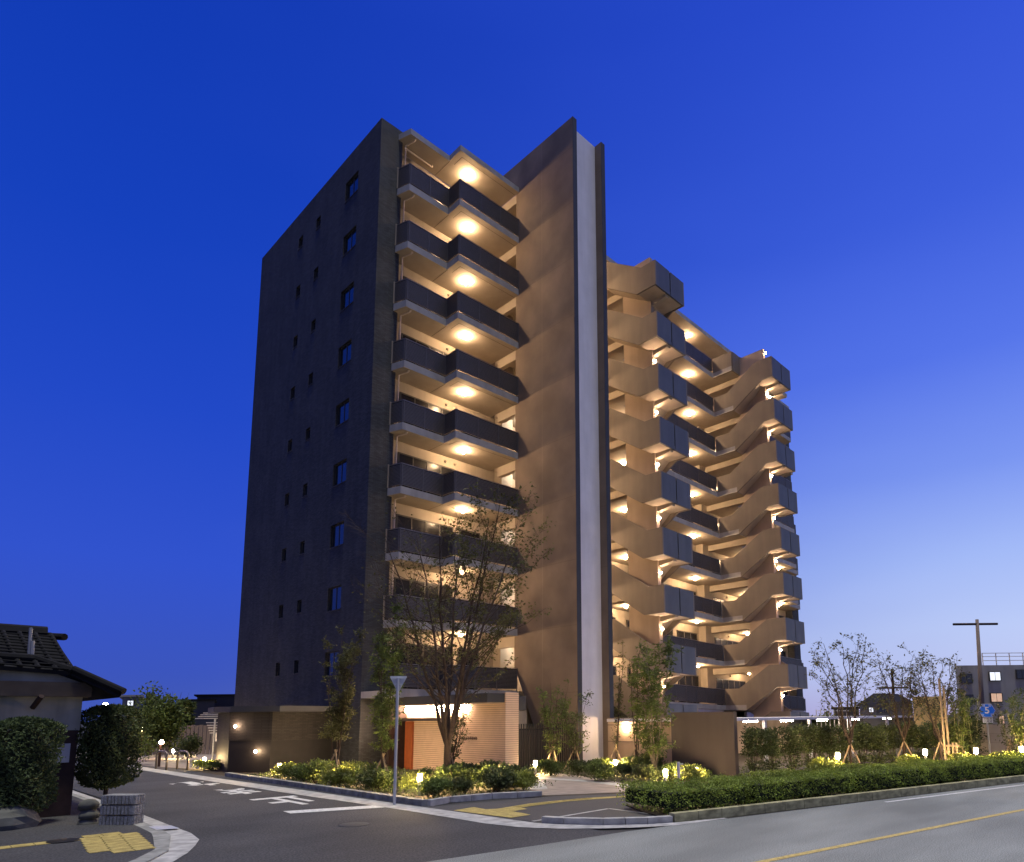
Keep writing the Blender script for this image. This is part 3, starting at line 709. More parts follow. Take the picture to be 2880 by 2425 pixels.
# route sign 5
pos = gp('y6', 1700, 1340)
pos = (at('y6', 1640, 1340, 30.5).x, at('y6', 1640, 1340, 30.5).y)
t = thing('route_sign', 'blue hexagonal route 5 sign with white plate below on a steel pole', 'road sign', (pos[0], pos[1], 0))
def zof(v, dist): return at('y6', 1632, v, dist).z
zc = zof(878, 30.5); sw = 70/2.94/CF*30.5
lean = .25
MB().tube([(0, 0, 0), (0, 0, zc+.2)], .04, 10).build('pole', steel, t)
hx = [(-sw, zc), (-sw*.55, zc-sw*.78), (sw*.55, zc-sw*.78), (sw, zc), (sw*.55, zc+sw*.78), (-sw*.55, zc+sw*.78)]
facing(MB(), [(r_*1.0, zc+(u-zc)) for r_, u in hx], -.07, .01).build('sign_border', mat('sign_white', (.75, .75, .75), .4, 0), t)
facing(MB(), [(r_*.94, zc+(u-zc)*.93) for r_, u in hx], -.078, .006).build('sign_face', mat('sign_blue', (.02, .17, .80), .4, 0, emit=(.02, .10, .7), estr=.0), t)
facing(MB(), [(-sw*.58, zc-sw*1.42), (sw*.58, zc-sw*1.42), (sw*.58, zc-sw*.84), (-sw*.58, zc-sw*.84)], -.07, .01).build('lower_plate', MATS['sign_white'], t)
fo = -fvv*.081
for body, sz, u, mt_, off, ws in (('5', sw*1.05, zc, 'sign_white', .02, 1.15), ('府　道', sw*.36, zc+sw*.55, 'sign_white', .0, 1), ('大　　阪', sw*.36, zc-sw*.55, 'sign_white', .0, 1), ('大阪港', sw*.3, zc-sw*.98, None, 0, 1.1), ('八尾線', sw*.3, zc-sw*1.27, None, 0, 1.1)):
    text('lettering', body, sz, MATS[mt_] if mt_ else dwood, t, (fo.x, fo.y, u), (rv.x, rv.y, 0), (0, 0, 1), offset=off*sw, wscale=ws)
# small red and white sign by the screen wall
p = (2.2, -14.6)
t = thing('notice_post', 'small white notice post with red base panel and white marks before the screen wall', 'sign', (p[0], p[1], 0))
MB().box(-.03, .03, -.03, .03, 0, .78).build('post', mat('sign_white2', (.7, .68, .66), .5, 0), t)
facing(MB(), [(.04, .1), (.34, .1), (.34, .28), (.04, .28)], -.01, .02).build('red_panel', mat('sign_red', (.45, .02, .03), .5, 0), t)
mb = MB()
for i in range(3): facing(mb, [(.1+i*.08, .16), (.13+i*.08, .16), (.13+i*.08, .23), (.1+i*.08, .23)], -.016, .004)
for z in (.45, .58, .7): facing(mb, [(.05, z), (.14, z), (.14, z+.04), (.05, z+.04)], -.016, .02)
mb.build('marks', MATS['sign_white2'], t)
# ================================================================ PLANTS
def leafcloud(mb, c, r, n, size, rnd, up=0, shell=.5, asp=.5):
    for _ in range(n):
        d = Vector((rnd.gauss(0, 1), rnd.gauss(0, 1), rnd.gauss(0, 1))).normalized()*(rnd.random()**shell)
        mb.leaf((c[0]+d.x*r[0], c[1]+d.y*r[1], c[2]+d.z*r[2]), size, rnd, up, asp)
def shrub(name, label, cat, loc, r, h, n, kind, seed, size=.07, group=None, rz=0):
    rnd = random.Random(seed); t = thing(name, label, cat, loc, rz, group)
    st = MB(); lf = MB()
    for i in range(7):
        a = rnd.uniform(0, 6.28); q = rnd.uniform(.3, .8)*r
        st.tube([(0, 0, 0), (math.cos(a)*q*.5, math.sin(a)*q*.5, h*.5), (math.cos(a)*q, math.sin(a)*q, h*.9)], [.012, .008, .004], 5)
    for i in range(9):
        a = rnd.uniform(0, 6.28); q = rnd.uniform(0, .65)*r; s_ = rnd.uniform(.35, .6)
        leafcloud(lf, (math.cos(a)*q, math.sin(a)*q, h*rnd.uniform(.35, .72)), (r*s_, r*s_, h*s_*.6), n//9, size, rnd, .5)
    st.build('stems', bark, t); lf.build('foliage', leafs[kind], t)
    return t
def stakes(parent, h=.95, r=.5, n=3, mat_=None):
    for i in range(n):
        a = i*6.283/n+.4
        MB().tube([(math.cos(a)*r, math.sin(a)*r, -.05), (-math.cos(a)*.05, -math.sin(a)*.05, h+.08)], .028, 7).build('stake', mat_ or stake_m, parent)
def sapling(name, label, cat, loc, h, nst, spread, kind, seed, nleaf=500, size=.12, group=None, staked=True, stemr=.018, low=.25, barkm=None, rz=0):
    rnd = random.Random(seed); t = thing(name, label, cat, loc, rz, group); st = MB(); lf = MB()
    for i in range(nst):
        a = rnd.uniform(0, 6.28); top = rnd.uniform(.75, 1)*h; sp_ = spread*rnd.uniform(.3, 1); b = rnd.uniform(.03, .12)
        pts = []
        for j in range(6):
            f = j/5; rr = b*min(1, f*4)+sp_*f**1.6
            jt = .03 if j else .004; pts.append(Vector((math.cos(a)*rr+rnd.gauss(0, jt), math.sin(a)*rr+rnd.gauss(0, jt), top*f)))
        st.tube(pts, [stemr*(1-.75*j/5) for j in range(6)], 6)
        for j in range(int(10*h/3)):
            f = rnd.uniform(low, 1); k = min(4, int(f*5)); p = pts[k].lerp(pts[k+1], f*5-k)
            d = Vector((rnd.gauss(0, 1), rnd.gauss(0, 1), .5)).normalized()*rnd.uniform(.2, .55)*(1.15-f*.5)*spread*1.1
            st.tube([p, p+d*.6+Vector((0, 0, .04)), p+d], [.006, .004, .002], 4, cap=False)
            for _ in range(max(1, nleaf//(nst*int(10*h/3)))):
                lf.leaf(p+d*rnd.uniform(.35, 1.1)+Vector((rnd.gauss(0, .06), rnd.gauss(0, .06), rnd.gauss(0, .06))), size, rnd, -.2, .35)
    st.build('stems', barkm or bark, t); lf.build('foliage', leafs[kind], t)
    if staked: stakes(t)
    return t
def tree(name, label, loc, h, trunk_h, r0, leaders, spread, kind, seed, nsub=9, ntw=5, nlf=7, size=.11, barkm=None, group=None, leafbias=(0, 0, 0), staked=False, vase=1.35):
    rnd = random.Random(seed); t = thing(name, label, 'tree', loc, 0, group); tr = MB(); lf = MB()
    tr.tube([(0, 0, -.1), (.01, 0, trunk_h*.15), (0, .02, trunk_h*.6), (0, 0, trunk_h)], [r0*1.35, r0*1.08, r0, r0*.95], 12)
    for i in range(leaders):
        a = 6.283*i/leaders+rnd.uniform(-.4, .4); L_ = (h-trunk_h)*rnd.uniform(.8, 1.0); sp_ = spread*rnd.uniform(.3, .8)
        pts = [Vector((0, 0, trunk_h*.82))]; n = 9
        for j in range(1, n+1):
            f = j/n; rr = .08+sp_*f**vase
            pts.append(Vector((math.cos(a)*rr+rnd.gauss(0, .05), math.sin(a)*rr+rnd.gauss(0, .05), trunk_h*.82+(L_+trunk_h*.18)*f)))
        rad = [r0*.55*(1-.92*(j/n))**.9+.004 for j in range(n+1)]
        tr.tube(pts, rad, 8)
        for s_ in range(nsub):
            f = .16+.8*(s_+rnd.random())/nsub; x = f*n; k = min(n-1, int(x)); p = pts[k].lerp(pts[k+1], x-k)
            aa = rnd.uniform(0, 6.28) if rnd.random() < .45 else a+rnd.gauss(0, .9)
            ln = spread*rnd.uniform(.5, 1.0)*(1.15-.65*f); rise = rnd.uniform(.35, 1.1)
            d = Vector((math.cos(aa), math.sin(aa), rise)).normalized()*ln
            q = [p, p+d*.35+Vector((0, 0, -.03)), p+d*.7+Vector((rnd.gauss(0, .04), rnd.gauss(0, .04), .03)), p+d*1.0+Vector((0, 0, .12*ln))]
            rb = max(.006, rad[k]*.42); tr.tube(q, [rb, rb*.7, rb*.45, .003], 5, cap=False)
            for w_ in range(ntw):
                g = rnd.uniform(.3, 1); p2 = q[1].lerp(q[3], g)
                d2 = (d.normalized()+Vector((rnd.gauss(0, .7), rnd.gauss(0, .7), rnd.gauss(.15, .4)))).normalized()*rnd.uniform(.25, .6)*min(1, spread/2)
                tr.tube([p2, p2+d2*.5, p2+d2], [.005, .0035, .002], 3, cap=False)
                dens = 1 if not any(leafbias) else max(.15, 1+(p2.x*leafbias[0]+p2.y*leafbias[1]+(p2.z-h/2)*leafbias[2]))
                for _ in range(int(nlf*dens*rnd.uniform(.4, 1.5))):
                    lf.leaf(p2+d2*rnd.uniform(.3, 1.15)+Vector((rnd.gauss(0, .05), rnd.gauss(0, .05), rnd.gauss(0, .05))), size, rnd, -.3, .5)
    tr.build('trunk', barkm or bark, t); lf.build('crown', leafs[kind], t)
    if staked: stakes(t, 1.1, .55)
    return t
# the big tree before the entrance
tree('maple_tree', 'large many-branched sparse tree with forked trunk before the ribbed entrance wall', (-1.05, -7.75, 0), 9.4, 1.35, .115, 7, 3.4, 'brown', 11, 20, 13, 4, .12, leafbias=(.18, -.16, -.08), vase=1.15)
# staked trees left and right of the entrance
sapling('staked_tree', 'tall thin leafy tree on three stakes before the dark brick side wall, dimly lit', 'tree', (-2.65, -3.25, 0), 5.8, 6, .85, 'brown', 21, 3400, .14, 'staked garden trees', stemr=.026)
sapling('staked_tree', 'tall thin leafy tree on pale stakes just left of the yield sign pole', 'tree', (-2.95, -7.0, 0), 5.9, 6, .7, 'mid', 22, 3200, .14, 'staked garden trees', stemr=.026)
sapling('staked_tree', 'staked slender clump in front of the red door', 'tree', (-.1, -6.6, 0), 3.0, 8, .65, 'brown', 23, 1100, .10, 'staked garden trees')
sapling('staked_tree', 'bushy staked sapling beside the black bar fence', 'tree', (3.9, -7.6, 0), 3.4, 8, .8, 'mid', 24, 1700, .11, 'staked garden trees')
sapling('staked_tree', 'bushy staked sapling against the foot of the lit fin wall', 'tree', (5.1, -7.6, 0), 3.2, 7, .65, 'mid', 25, 1300, .11, 'staked garden trees')
sapling('slim_tree', 'slim sparse tree with twin stems in front of the white panel', 'tree', (6.4, -8.6, 0), 5.2, 2, .35, 'brown', 26, 420, .13, 'slim trees by the fins', stemr=.035)
sapling('slim_tree', 'slim sparse tree standing right in front of the second fin edge', 'tree', (7.2, -9.0, 0), 5.0, 3, .4, 'brown', 27, 520, .13, 'slim trees by the fins', stemr=.03)
sapling('leafy_tree', 'tall bright green multi-stemmed tree half covering the wall lamp', 'tree', (4.6, -11.9, 0), 5.1, 10, 1.15, 'mid', 28, 3900, .15, None, staked=False, stemr=.024, low=.18, barkm=bark_l)
shrub('round_shrub', 'large rounded shrub between the green tree and the dark screen wall', 'shrub', (5.3, -11.2, 0), .85, 1.0, 2600, 'mid', 31, .09)
# street side trees along the car park
for i, (u, v, dist, top, rr, sd_, lab) in enumerate([(470, 1390, 24.5, 275, 1.0, 41, 'slender bare-branched tree, tallest of the three behind the hedge'), (915, 1300, 27.0, 390, .95, 42, 'slender tree before the dark hip roofed house'), (1215, 1330, 26.5, 410, 1.0, 43, 'slender forked tree before the yellow building')]):
    p = at('y6', u, 1100, dist); zt = at('y6', u, top, dist).z
    tree('street_tree', lab, (p.x, p.y, 0), zt, 1.25, .05, 7, rr*1.1, 'brown', sd_, 12, 8, 2, .11, group='slender trees along the car park', staked=True, vase=1.1)
for i, (u, top, dist, lab) in enumerate([(1370, 680, 27.5, 'dense tall bamboo clump left of the utility pole'), (1490, 640, 28.5, 'dark tall bamboo clump in front of the utility pole'), (1790, 760, 28, 'thin bamboo clump before the pale block wall'), (1885, 700, 26.5, 'green bamboo clump at the extreme right edge')]):
    p = at('y6', u, 1100, dist); zt = at('y6', u, top, dist).z
    sapling('bamboo_clump', lab, 'bamboo', (p.x, p.y, 0), zt, (9, 8, 6, 7)[i], .6, ('mid', 'dark', 'brown', 'mid')[i], 50+i, (1700, 1300, 500, 1100)[i], .13, 'bamboo clumps', staked=(i != 1), stemr=.02, barkm=bamboo_m)
# timber guard posts
p = at('y6', 1272, 1370, 25); t = thing('timber_guard_posts', 'tall pale timber stakes tied together in front of the forked tree', 'stakes', (p.x, p.y, 0))
for i, (dx, hh) in enumerate(((0, 3.4), (.14, 3.1), (.3, 1.05), (.42, 1.05))): MB().tube([rv*dx, rv*dx+Vector((0, 0, hh))], .04, 7).build('stake', stake_m, t)
MB().tube([rv*.0+Vector((0, 0, .95))-fvv*.05, rv*.5+Vector((0, 0, .95))-fvv*.05], .035, 7).build('cross_bar', stake_m, t)
# loose tall hedge row in front of the carport
protos = []
dirh = Vector((13, -3.5)).normalized()
lh_lab = ['next to the dark screen wall', 'second from the dark screen wall', 'third from the dark screen wall', 'below the carport first light', 'left of the tallest slender tree', 'right behind the tallest slender tree trunk', 'just right of the tallest slender tree', 'between the first two slender trees, left half', 'between the first two slender trees, right half', 'left of the second slender tree', 'right behind the second slender tree', 'right of the second slender tree', 'left of the forked tree', 'behind the forked tree', 'behind the pale timber stakes', 'left of the utility pole foot']
for i in range(16):
    c = Vector((6.75, -14.4))+dirh*i*.98
    lab = 'loose upright hedge shrub '+lh_lab[i]
    if i < 3:
        rnd = random.Random(60+i); t = thing('hedge_shrub', lab, 'shrub', (c.x, c.y, 0), 0, 'loose hedge shrubs before the carport'); st = MB(); lf = MB()
        for j in range(8):
            x, y = rnd.uniform(-.5, .5), rnd.uniform(-.25, .25); hh = rnd.uniform(1.3, 1.75)
            st.tube([(x*.1, y*.1, -.03), (x*.8+rnd.gauss(0, .04), y, hh*.45), (x+rnd.gauss(0, .08), y, hh)], [.012, .009, .004], 5)
            leafcloud(lf, (x, y, hh*.92), (.3, .26, .2), 130, .09, rnd, 0)
            leafcloud(lf, (x, y, hh*.62), (.3, .26, .28), 130, .09, rnd, 0)
            leafcloud(lf, (x, y, hh*.25), (.25, .2, .25), 45, .09, rnd, 0)
        st.build('stems', bark, t); lf.build('foliage', leafs['dark'], t); protos.append(t)
    else: copy_tree(protos[i % 3], (c.x, c.y, 0), (0, .2, 3.14)[i % 3]*1.0, 1+.06*math.sin(i*2.3), lab)
# clipped hedges along the road
def clipped_hedge(label, s0, s1, dep, h, seed, kind='hedge', z0=.03, off=.12):
    rnd = random.Random(seed); o = H0+hd*s0+hn*off; t = thing('clipped_hedge', label, 'hedge', (o.x, o.y, z0), math.atan2(hd.y, hd.x), 'clipped roadside hedges')
    Ln = s1-s0; lf = MB(); core = MB(); st = MB()
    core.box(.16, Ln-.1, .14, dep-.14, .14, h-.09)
    def bump(x, y): return .035*math.sin(x*2.1+seed)+.03*math.sin(x*5.3+y*3)+.02*math.sin(x*11+y*7)
    n = int(Ln*dep*1000)
    for _ in range(n):
        x, y = rnd.uniform(0, Ln), rnd.uniform(0, dep); lf.leaf((x, y, h+bump(x, y)-rnd.random()**2*.10), .05, rnd, .6, .6)
    n = int(Ln*h*1000)
    for _ in range(n):
        x = rnd.uniform(0, Ln); z = h*rnd.random()**.8; y = bump(x, z*3)+rnd.random()**2*.14+(.08 if z < .15 else 0)
        lf.leaf((x, y, z), .05, rnd, .3, .6)
    for _ in range(int(dep*h*700)):
        y = rnd.uniform(0, dep); z = rnd.uniform(.06, h); lf.leaf((bump(y*2, z*3)+rnd.random()**2*.14, y, z), .05, rnd, .3, .6)
        if rnd.random() < .4: lf.leaf((Ln-rnd.random()**2*.14, y, z), .05, rnd, .3, .6)
    for i in range(int(Ln*3)):
        x = .1+(i+rnd.random())/3; st.tube([(x, .1+rnd.random()*.3, -.05), (x+rnd.gauss(0, .06), .15, .3)], [.014, .008], 5)
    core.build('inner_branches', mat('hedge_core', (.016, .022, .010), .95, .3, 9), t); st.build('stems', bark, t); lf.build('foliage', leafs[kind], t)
clipped_hedge('clipped green hedge nearest the corner, left part beside the dark gap', -.12, 2.35, 1.85, .54, 71)
clipped_hedge('long clipped green hedge along the kerb below the screen wall', 2.45, 6.15, 1.8, .56, 72)
clipped_hedge('clipped hedge right of the second gap, below the loose shrubs', 6.3, 12.6, 1.7, .58, 73)
clipped_hedge('dark clipped hedge farthest right along the kerb', 12.75, 24, 1.4, .60, 74)
# planting bed shrubs
rnd = random.Random(5)
beds = [(-3.6, -1.6, 'light'), (-2.9, -2.6, 'dark'), (-3.7, -3.1, 'mid'), (-2.6, -4.6, 'dark'), (-3.9, -4.4, 'mid'), (-3.2, -5.3, 'light'), (-4.0, -6.2, 'light'), (-2.9, -6.5, 'mid'), (-3.6, -7.3, 'dark'), (-2.2, -8.3, 'mid'),
        (-3.9, -8.4, 'mid'), (-3.1, -9.2, 'light'), (-2.3, -10.0, 'mid'), (-3.7, -10.9, 'mid'), (-2.9, -10.8, 'dark'), (-1.5, -9.1, 'mid'), (-.9, -8.5, 'dark'), (-.2, -7.6, 'mid'), (.4, -8.3, 'dark'), (-.6, -9.4, 'dark'), (-1.4, -10.6, 'mid'), (-.5, -10.4, 'dark'), (-1.9, -11.4, 'dark'), (-.9, -11.3, 'light')]
bw_ = ['pale leafed shrub nearest the annex lamp', 'dark shrub behind the annex side lamp', 'green shrub second along the side kerb', 'dark shrub at the foot of the brick wall stake tree', 'green shrub third along the side kerb', 'bright lit shrub wrapped round the second bollard', 'bright yellow green shrub at the side kerb centre', 'green shrub behind the bright kerb shrub', 'dark shrub between bright kerb shrubs', 'green shrub under the pale stakes',
       'green kerb shrub left of the yield sign pole', 'bright shrub just left of the tall bollard', 'green shrub right of the tall bollard', 'green shrub touching the corner kerb', 'dark shrub behind the corner kerb', 'green shrub left of the big tree trunk', 'dark shrub at the big tree foot', 'green shrub below the ribbed wall left part', 'dark shrub below the ribbed wall centre', 'dark shrub in front of the ribbed wall lettering', 'green shrub at the bed front centre', 'dark shrub behind the front bollard', 'dark low shrub at the front right kerb', 'bright lit shrub at the right tip of the bed']
pr = {}
for i, (x, y, kd) in enumerate(beds):
    lab = bw_[i]
    if kd not in pr: pr[kd] = shrub('garden_shrub', lab, 'shrub', (x, y, 0), .58, .6, 2100, kd, 80+i, .085, 'garden bed shrubs')
    else: copy_tree(pr[kd], (x, y, 0), rnd.uniform(0, 6.28), rnd.uniform(.9, 1.35), lab)
# ornamental grasses and ground cover
gc = MB(); rg = random.Random(9)
for _ in range(5200):
    x = rg.uniform(-4.5, .9); y = rg.uniform(-11.9, 0)
    if x > 1.5 or (x > -1.2 and y < -11.2) or x > .6+(-y-7)*0: continue
    gc.leaf((x, y, rg.uniform(0, .14)), .11, rg, .9, .3)
for _ in range(3600):
    x = rg.uniform(2.4, 8.6); y = rg.uniform(-13.8, -6.2)
    if x < 2.9+(y+13)*-.0 and y > -11: continue
    gc.leaf((x, y, rg.uniform(0, .2)), .12, rg, .9, .3)
gc.build('ground_cover', leafs['dark'], kind='stuff')
r2 = [(3.0, -8.4, 'mid'), (3.8, -9.0, 'dark'), (4.6, -9.2, 'mid'), (5.4, -8.9, 'light'), (6.2, -9.6, 'mid'), (3.6, -10.2, 'dark'), (4.4, -10.6, 'dark'), (5.4, -10.4, 'mid'), (3.2, -12.6, 'dark'), (4.2, -13.0, 'mid'), (5.1, -13.2, 'light'), (3.3, -14.2, 'light'), (2.6, -11.2, 'mid')]
l2 = ['green shrub at the path edge by the fence', 'dark shrub under the fence saplings', 'green shrub at the foot of the fin', 'bright shrub beside the white panel lamp', 'green shrub before the second fin', 'dark low shrub along the entry path', 'dark shrub in the middle right bed', 'green shrub left of the bright multi-stemmed tree', 'dark shrub in front of the bright multi-stemmed tree', 'green shrub left of the notice post', 'yellow green shrub touching the dark screen wall', 'yellow lit plant beside the notice post', 'green shrub at the inner bend of the path']
for (x, y), lab in zip([(7.5, -16.6), (11.1, -18.1), (13.2, -19.2), (15.2, -20.2)], ['lit yellow green shrub by the first lamp behind the clipped hedge', 'lit shrub by the second lamp behind the clipped hedge', 'lit shrub by the third lamp behind the clipped hedge', 'lit shrub by the lamp at the far right edge']): copy_tree(pr['light'], (x, y, 0), rnd.uniform(0, 6.28), 1.25, lab, 'lit shrubs behind the clipped hedge')
for (x, y, kd), lab in zip(r2, l2): copy_tree(pr[kd], (x, y, 0), rnd.uniform(0, 6.28), rnd.uniform(.85, 1.15), lab, 'shrubs right of the entry path')
# ================================================================ LEFT HOUSE
HS = thing('tiled_house', 'old dark timber house with grey tiled roof and plaster gable at the left edge', 'house', (0, 0, 0))
D_ = 15.2
def hp(u, v, d=D_): return at('y1', u, v, d)
hx0 = -19.0
HC = hp(560, 700, 15.6); cx_ = HC.x; cy_ = HC.y       # wall corner
zA = hp(560, 860, 15.6).z; zB = hp(560, 635, 15.6).z; zC_ = hp(560, 545, 15.6).z
MB().box(hx0, cx_, cy_, cy_+6, zA, zB).build('plaster_wall', plaster, HS)
MB().box(hx0, cx_-.02, cy_+.02, cy_+6, -.1, zA-.003).build('timber_wall', dwood, HS)
MB().box(hx0, cx_+.12, cy_-.22, cy_+.3, zB-.0, zC_+.02).build('beam', mat('old_beam', (.06, .048, .04), .85, .2, 4), HS)
gy = cy_-.02
gz = lambda u, v: hp(u, v, 15.6)
g0 = gz(0, 440); g1 = gz(300, 470); g2 = gz(560, 545)
MB().prism([(hx0, zC_+.02), (g2.x, zC_+.02), (g1.x, g1.z), (g0.x, g0.z), (hx0, g0.z+.05)], 'y', cy_, cy_+.3).build('gable_wall', plaster, HS)
# tiled roof: front slope sheets with ribs
RI = hp(285, 215, 17.5); VE = hp(500, 460, 15.3); EV = hp(835, 615, 15.3); R0 = Vector((hx0, RI.y, RI.z)); V0 = Vector((hx0, VE.y, hp(0, 300, 15.3).z))
L1 = hp(0, 330, 15.2); L1 = Vector((hx0, VE.y, L1.z))
mb = MB()
def slab4(mb, a, b, c, d, th=.09):
    n = (b-a).cross(d-a).normalized()*th
    if n.z > 0: n = -n
    i = len(mb.v); mb.v += [tuple(q) for q in (a, b, c, d, a+n, b+n, c+n, d+n)]
    mb.f += [(i, i+1, i+2, i+3), (i+7, i+6, i+5, i+4), (i, i+4, i+5, i+1), (i+1, i+5, i+6, i+2), (i+2, i+6, i+7, i+3), (i+3, i+7, i+4, i)]
RR = hp(345, 212, 17.2)
slab4(mb, R0, RR, VE, L1); 
VB = Vector((VE.x+.1, VE.y+4, VE.z)); EB = Vector((EV.x, EV.y+6, EV.z)); RB = Vector((RR.x, RR.y+3, RR.z))
slab4(mb, RR, RB, VB, VE)
LE = gz(560, 560); LE = Vector((LE.x-.2, VE.y, VE.z-.25))
slab4(mb, VE, VB, EB, EV); 
B1 = hp(140, 395, 15.25); 
mb.build('roof', tile_m, HS)
rb = MB()
for i in range(26):
    f = i/25; a = R0.lerp(RR, f); b = L1.lerp(VE, f)
    rb.tube([a+Vector((0, 0, .03)), a.lerp(b, .5)+Vector((0, 0, .0)), b+Vector((0, 0, .03))], .05, 6)
for i in range(14):
    f = i/13; a = VE.lerp(VB, f); b = EV.lerp(EB, f); rb.tube([a+Vector((0, 0, .03)), b+Vector((0, 0, .03))], .05, 6)
for i in range(12):
    f = i/11; a = L1.lerp(R0, f); b = VE.lerp(RR, f); rb.tube([a+Vector((0, -.02, .05)), b+Vector((0, -.02, .05))], .022, 5)
rb.build('roof_tiles', tile_m, HS)
MB().tube([R0+Vector((0, 0, .08)), RI+Vector((.1, 0, .08))], .17, 8).tube([RI+Vector((.1, 0, .0)), RR+Vector((.3, 0, -.02))], .09, 8).build('ridge', tile_m, HS)
MB().tube([VE+Vector((0, 0, .06)), EV+Vector((.03, -.02, .06))], .08, 8).tube([L1+Vector((0, 0, .03)), hp(230, 370, 15.2), VE+Vector((0, 0, .02))], .09, 8).build('verge_tiles', tile_m, HS)
MB().tube([hp(190, 465, 15.4), hp(212, 160, 15.4)], .035, 6).tube([hp(225, 250, 15.4), hp(218, 370, 15.4)], .04, 6).build('mast', mat('mast_grey', (.25, .26, .28), .5, 0), HS)
MB().box(cx_-3.2, cx_-2.5, cy_-.04, cy_-.003, zA+.45, zB-.1).build('window', glass_m, HS)
# eave strut and lamp
MB().tube([Vector((cx_-.9, cy_-.1, zA+.5)), Vector((cx_-.8, cy_-.35, zB))], .06, 6).build('bracket', dwood, HS)
pm = hp(320, 1015, 15.9); MB().box(pm.x-.28, pm.x+.28, cy_-.03, cy_+.0, pm.z-.2, pm.z+.22).build('white_plate', mat('paper', (.35, .36, .4), .6, 0), HS)
# topiary bushes
def bush(name, label, loc, r, z0, z1, n, seed, kind='night', group='clipped bushes by the old house'):
    rnd = random.Random(seed); t = thing(name, label, 'bush', loc, 0, group); lf = MB(); tr = MB(); core = MB()
    tr.tube([(0, 0, 0), (.03, 0, z0+.3), (0, 0, z1*.8)], [.05, .045, .02], 7)
    H = z1-z0
    for _ in range(n):
        a = rnd.uniform(0, 6.28); f = rnd.random(); f = f if rnd.random() < .8 else .9+.1*f
        prof = min(1, (1-abs(2*f-1)**6)**.5+.05)
        rr = r*prof*(1+.14*math.sin(a*3+seed)*math.sin(f*5+seed)+.11*math.sin(a*6+f*11)+(.18*rnd.random() if rnd.random() < .05 else 0))*(1-.22*rnd.random()**2)
        lf.leaf((math.cos(a)*rr, math.sin(a)*rr, z0+H*f), .075, rnd, .6)
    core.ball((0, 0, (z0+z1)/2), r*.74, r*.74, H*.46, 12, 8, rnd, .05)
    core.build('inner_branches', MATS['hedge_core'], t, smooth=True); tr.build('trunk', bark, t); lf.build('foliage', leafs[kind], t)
p = at('y1', 105, 1500, 14.2); bush('clipped_bush', 'large dark clipped bush at the left edge before the house', (p.x, p.y, 0), .60, .22, 2.16, 9000, 91)
p = at('y1', 715, 1300, 16.2); bush('clipped_bush', 'tall clipped bush on a bare stem at the house corner', (p.x, p.y, 0), .58, .55, 2.45, 10000, 92, 'dark')
p = at('y1', 110, 1500, 13.9); MB().ball((p.x-.25, p.y, .12), .62, .45, .36, 14, 8, random.Random(3), .08).build('garden_rock', rock_m, label='dark mossy boulder under the left clipped bush', cat='rock')
for i, (u, v) in enumerate(((605, 1375), (610, 1440), (605, 1500))):
    p = at('y1', u, v, 14.3); MB().ball(p, .2, .16, .12, 10, 6, random.Random(i), .12).build('stacked_stone', rock_m, smooth=True, label=('top', 'middle', 'bottom')[i]+' rounded stone of the pile left of the split block wall', cat='stone', group='rounded stones of the pile')
# block wall, courses of split face blocks
BW = thing('block_stack', 'low stack of grey split-face blocks in three courses by the street corner', 'block wall', (-10.50, -9.78, 0), math.atan2(-.55, .47))
for c in range(3):
    mb = MB(); rr_ = random.Random(c)
    mb.box(-.345, .345, -.15, .15, .02+c*.205, .2+c*.205)
    for i in range(9):
        x = -.335+i*.075; mb.box(x, x+.052, -.175-rr_.random()*.012, -.149, .03+c*.205, .19+c*.205)
    for i in range(4):
        y = -.14+i*.075; mb.box(.344, .37, y, y+.05, .03+c*.205, .19+c*.205)
    mb.build('block_course', blk, BW)
# ================================================================ FAR LEFT
def far_block(name, label, cat, uvL, uvR, dist, vtop, material, depth=8, zoom='y1', base=-.1, roofm=None):
    a = at(zoom, uvL, vtop, dist); b = at(zoom, uvR, vtop, dist); t = thing(name, label, cat, (0, 0, 0))
    d = Vector((b.x-a.x, b.y-a.y)); hl = d.length/2; d.normalize(); n = Vector((-d.y, d.x))
    if n.dot(Vector((FW.x, FW.y))) < 0: n = -n
    c = Vector(((a.x+b.x)/2, (a.y+b.y)/2))+n*depth/2; zt = (a.z+b.z)/2
    e = (a if zoom == 'y6' else b)-CAM; e = Vector((e.x, e.y)).normalized()*depth
    A_ = Vector((a.x, a.y)); B_ = Vector((b.x, b.y))
    MB().prism([tuple(A_), tuple(B_), tuple(B_+e), tuple(A_+e)], 'z', base, zt).build('wall', material, t)
    if roofm: MB().prism([tuple(A_-d*.2-n*.15), tuple(B_+d*.2-n*.15), tuple(B_+e+d*.2), tuple(A_+e-d*.2)], 'z', zt, zt+.12).build('roof_edge', roofm, t)
    def win(u0, u1, v0, v1, m_, nm='window'):
        p0 = at(zoom, u0, v0, dist-.05); p1 = at(zoom, u1, v1, dist-.05); q = Vector(((p0.x+p1.x)/2, (p0.y+p1.y)/2))
        f = MB().obox(q-n*.02, d, n, (Vector((p1.x-p0.x, p1.y-p0.y))).length/2+.05, .03, p1.z-.05, p0.z+.05).build(nm, frame_m, t)
        w_ = (Vector((p1.x-p0.x, p1.y-p0.y))).length/2
        for s_ in (-1, 1): MB().obox(q-n*.055+d*s_*(w_/2), d, n, w_/2-.02, .008, p1.z, p0.z).build('pane', m_, f)
    return t, win
grey_w = mat('grey_siding', (.34, .33, .31), .85, .08, .5, dirt=.15); lit_w = mat('lit_window_white', (.5, .5, .5), .5, 0, emit=(.85, .9, 1), estr=1.1); lit_o = mat('lit_window_warm', (.5, .4, .3), .5, .5, 3, emit=(1, .6, .38), estr=.55)
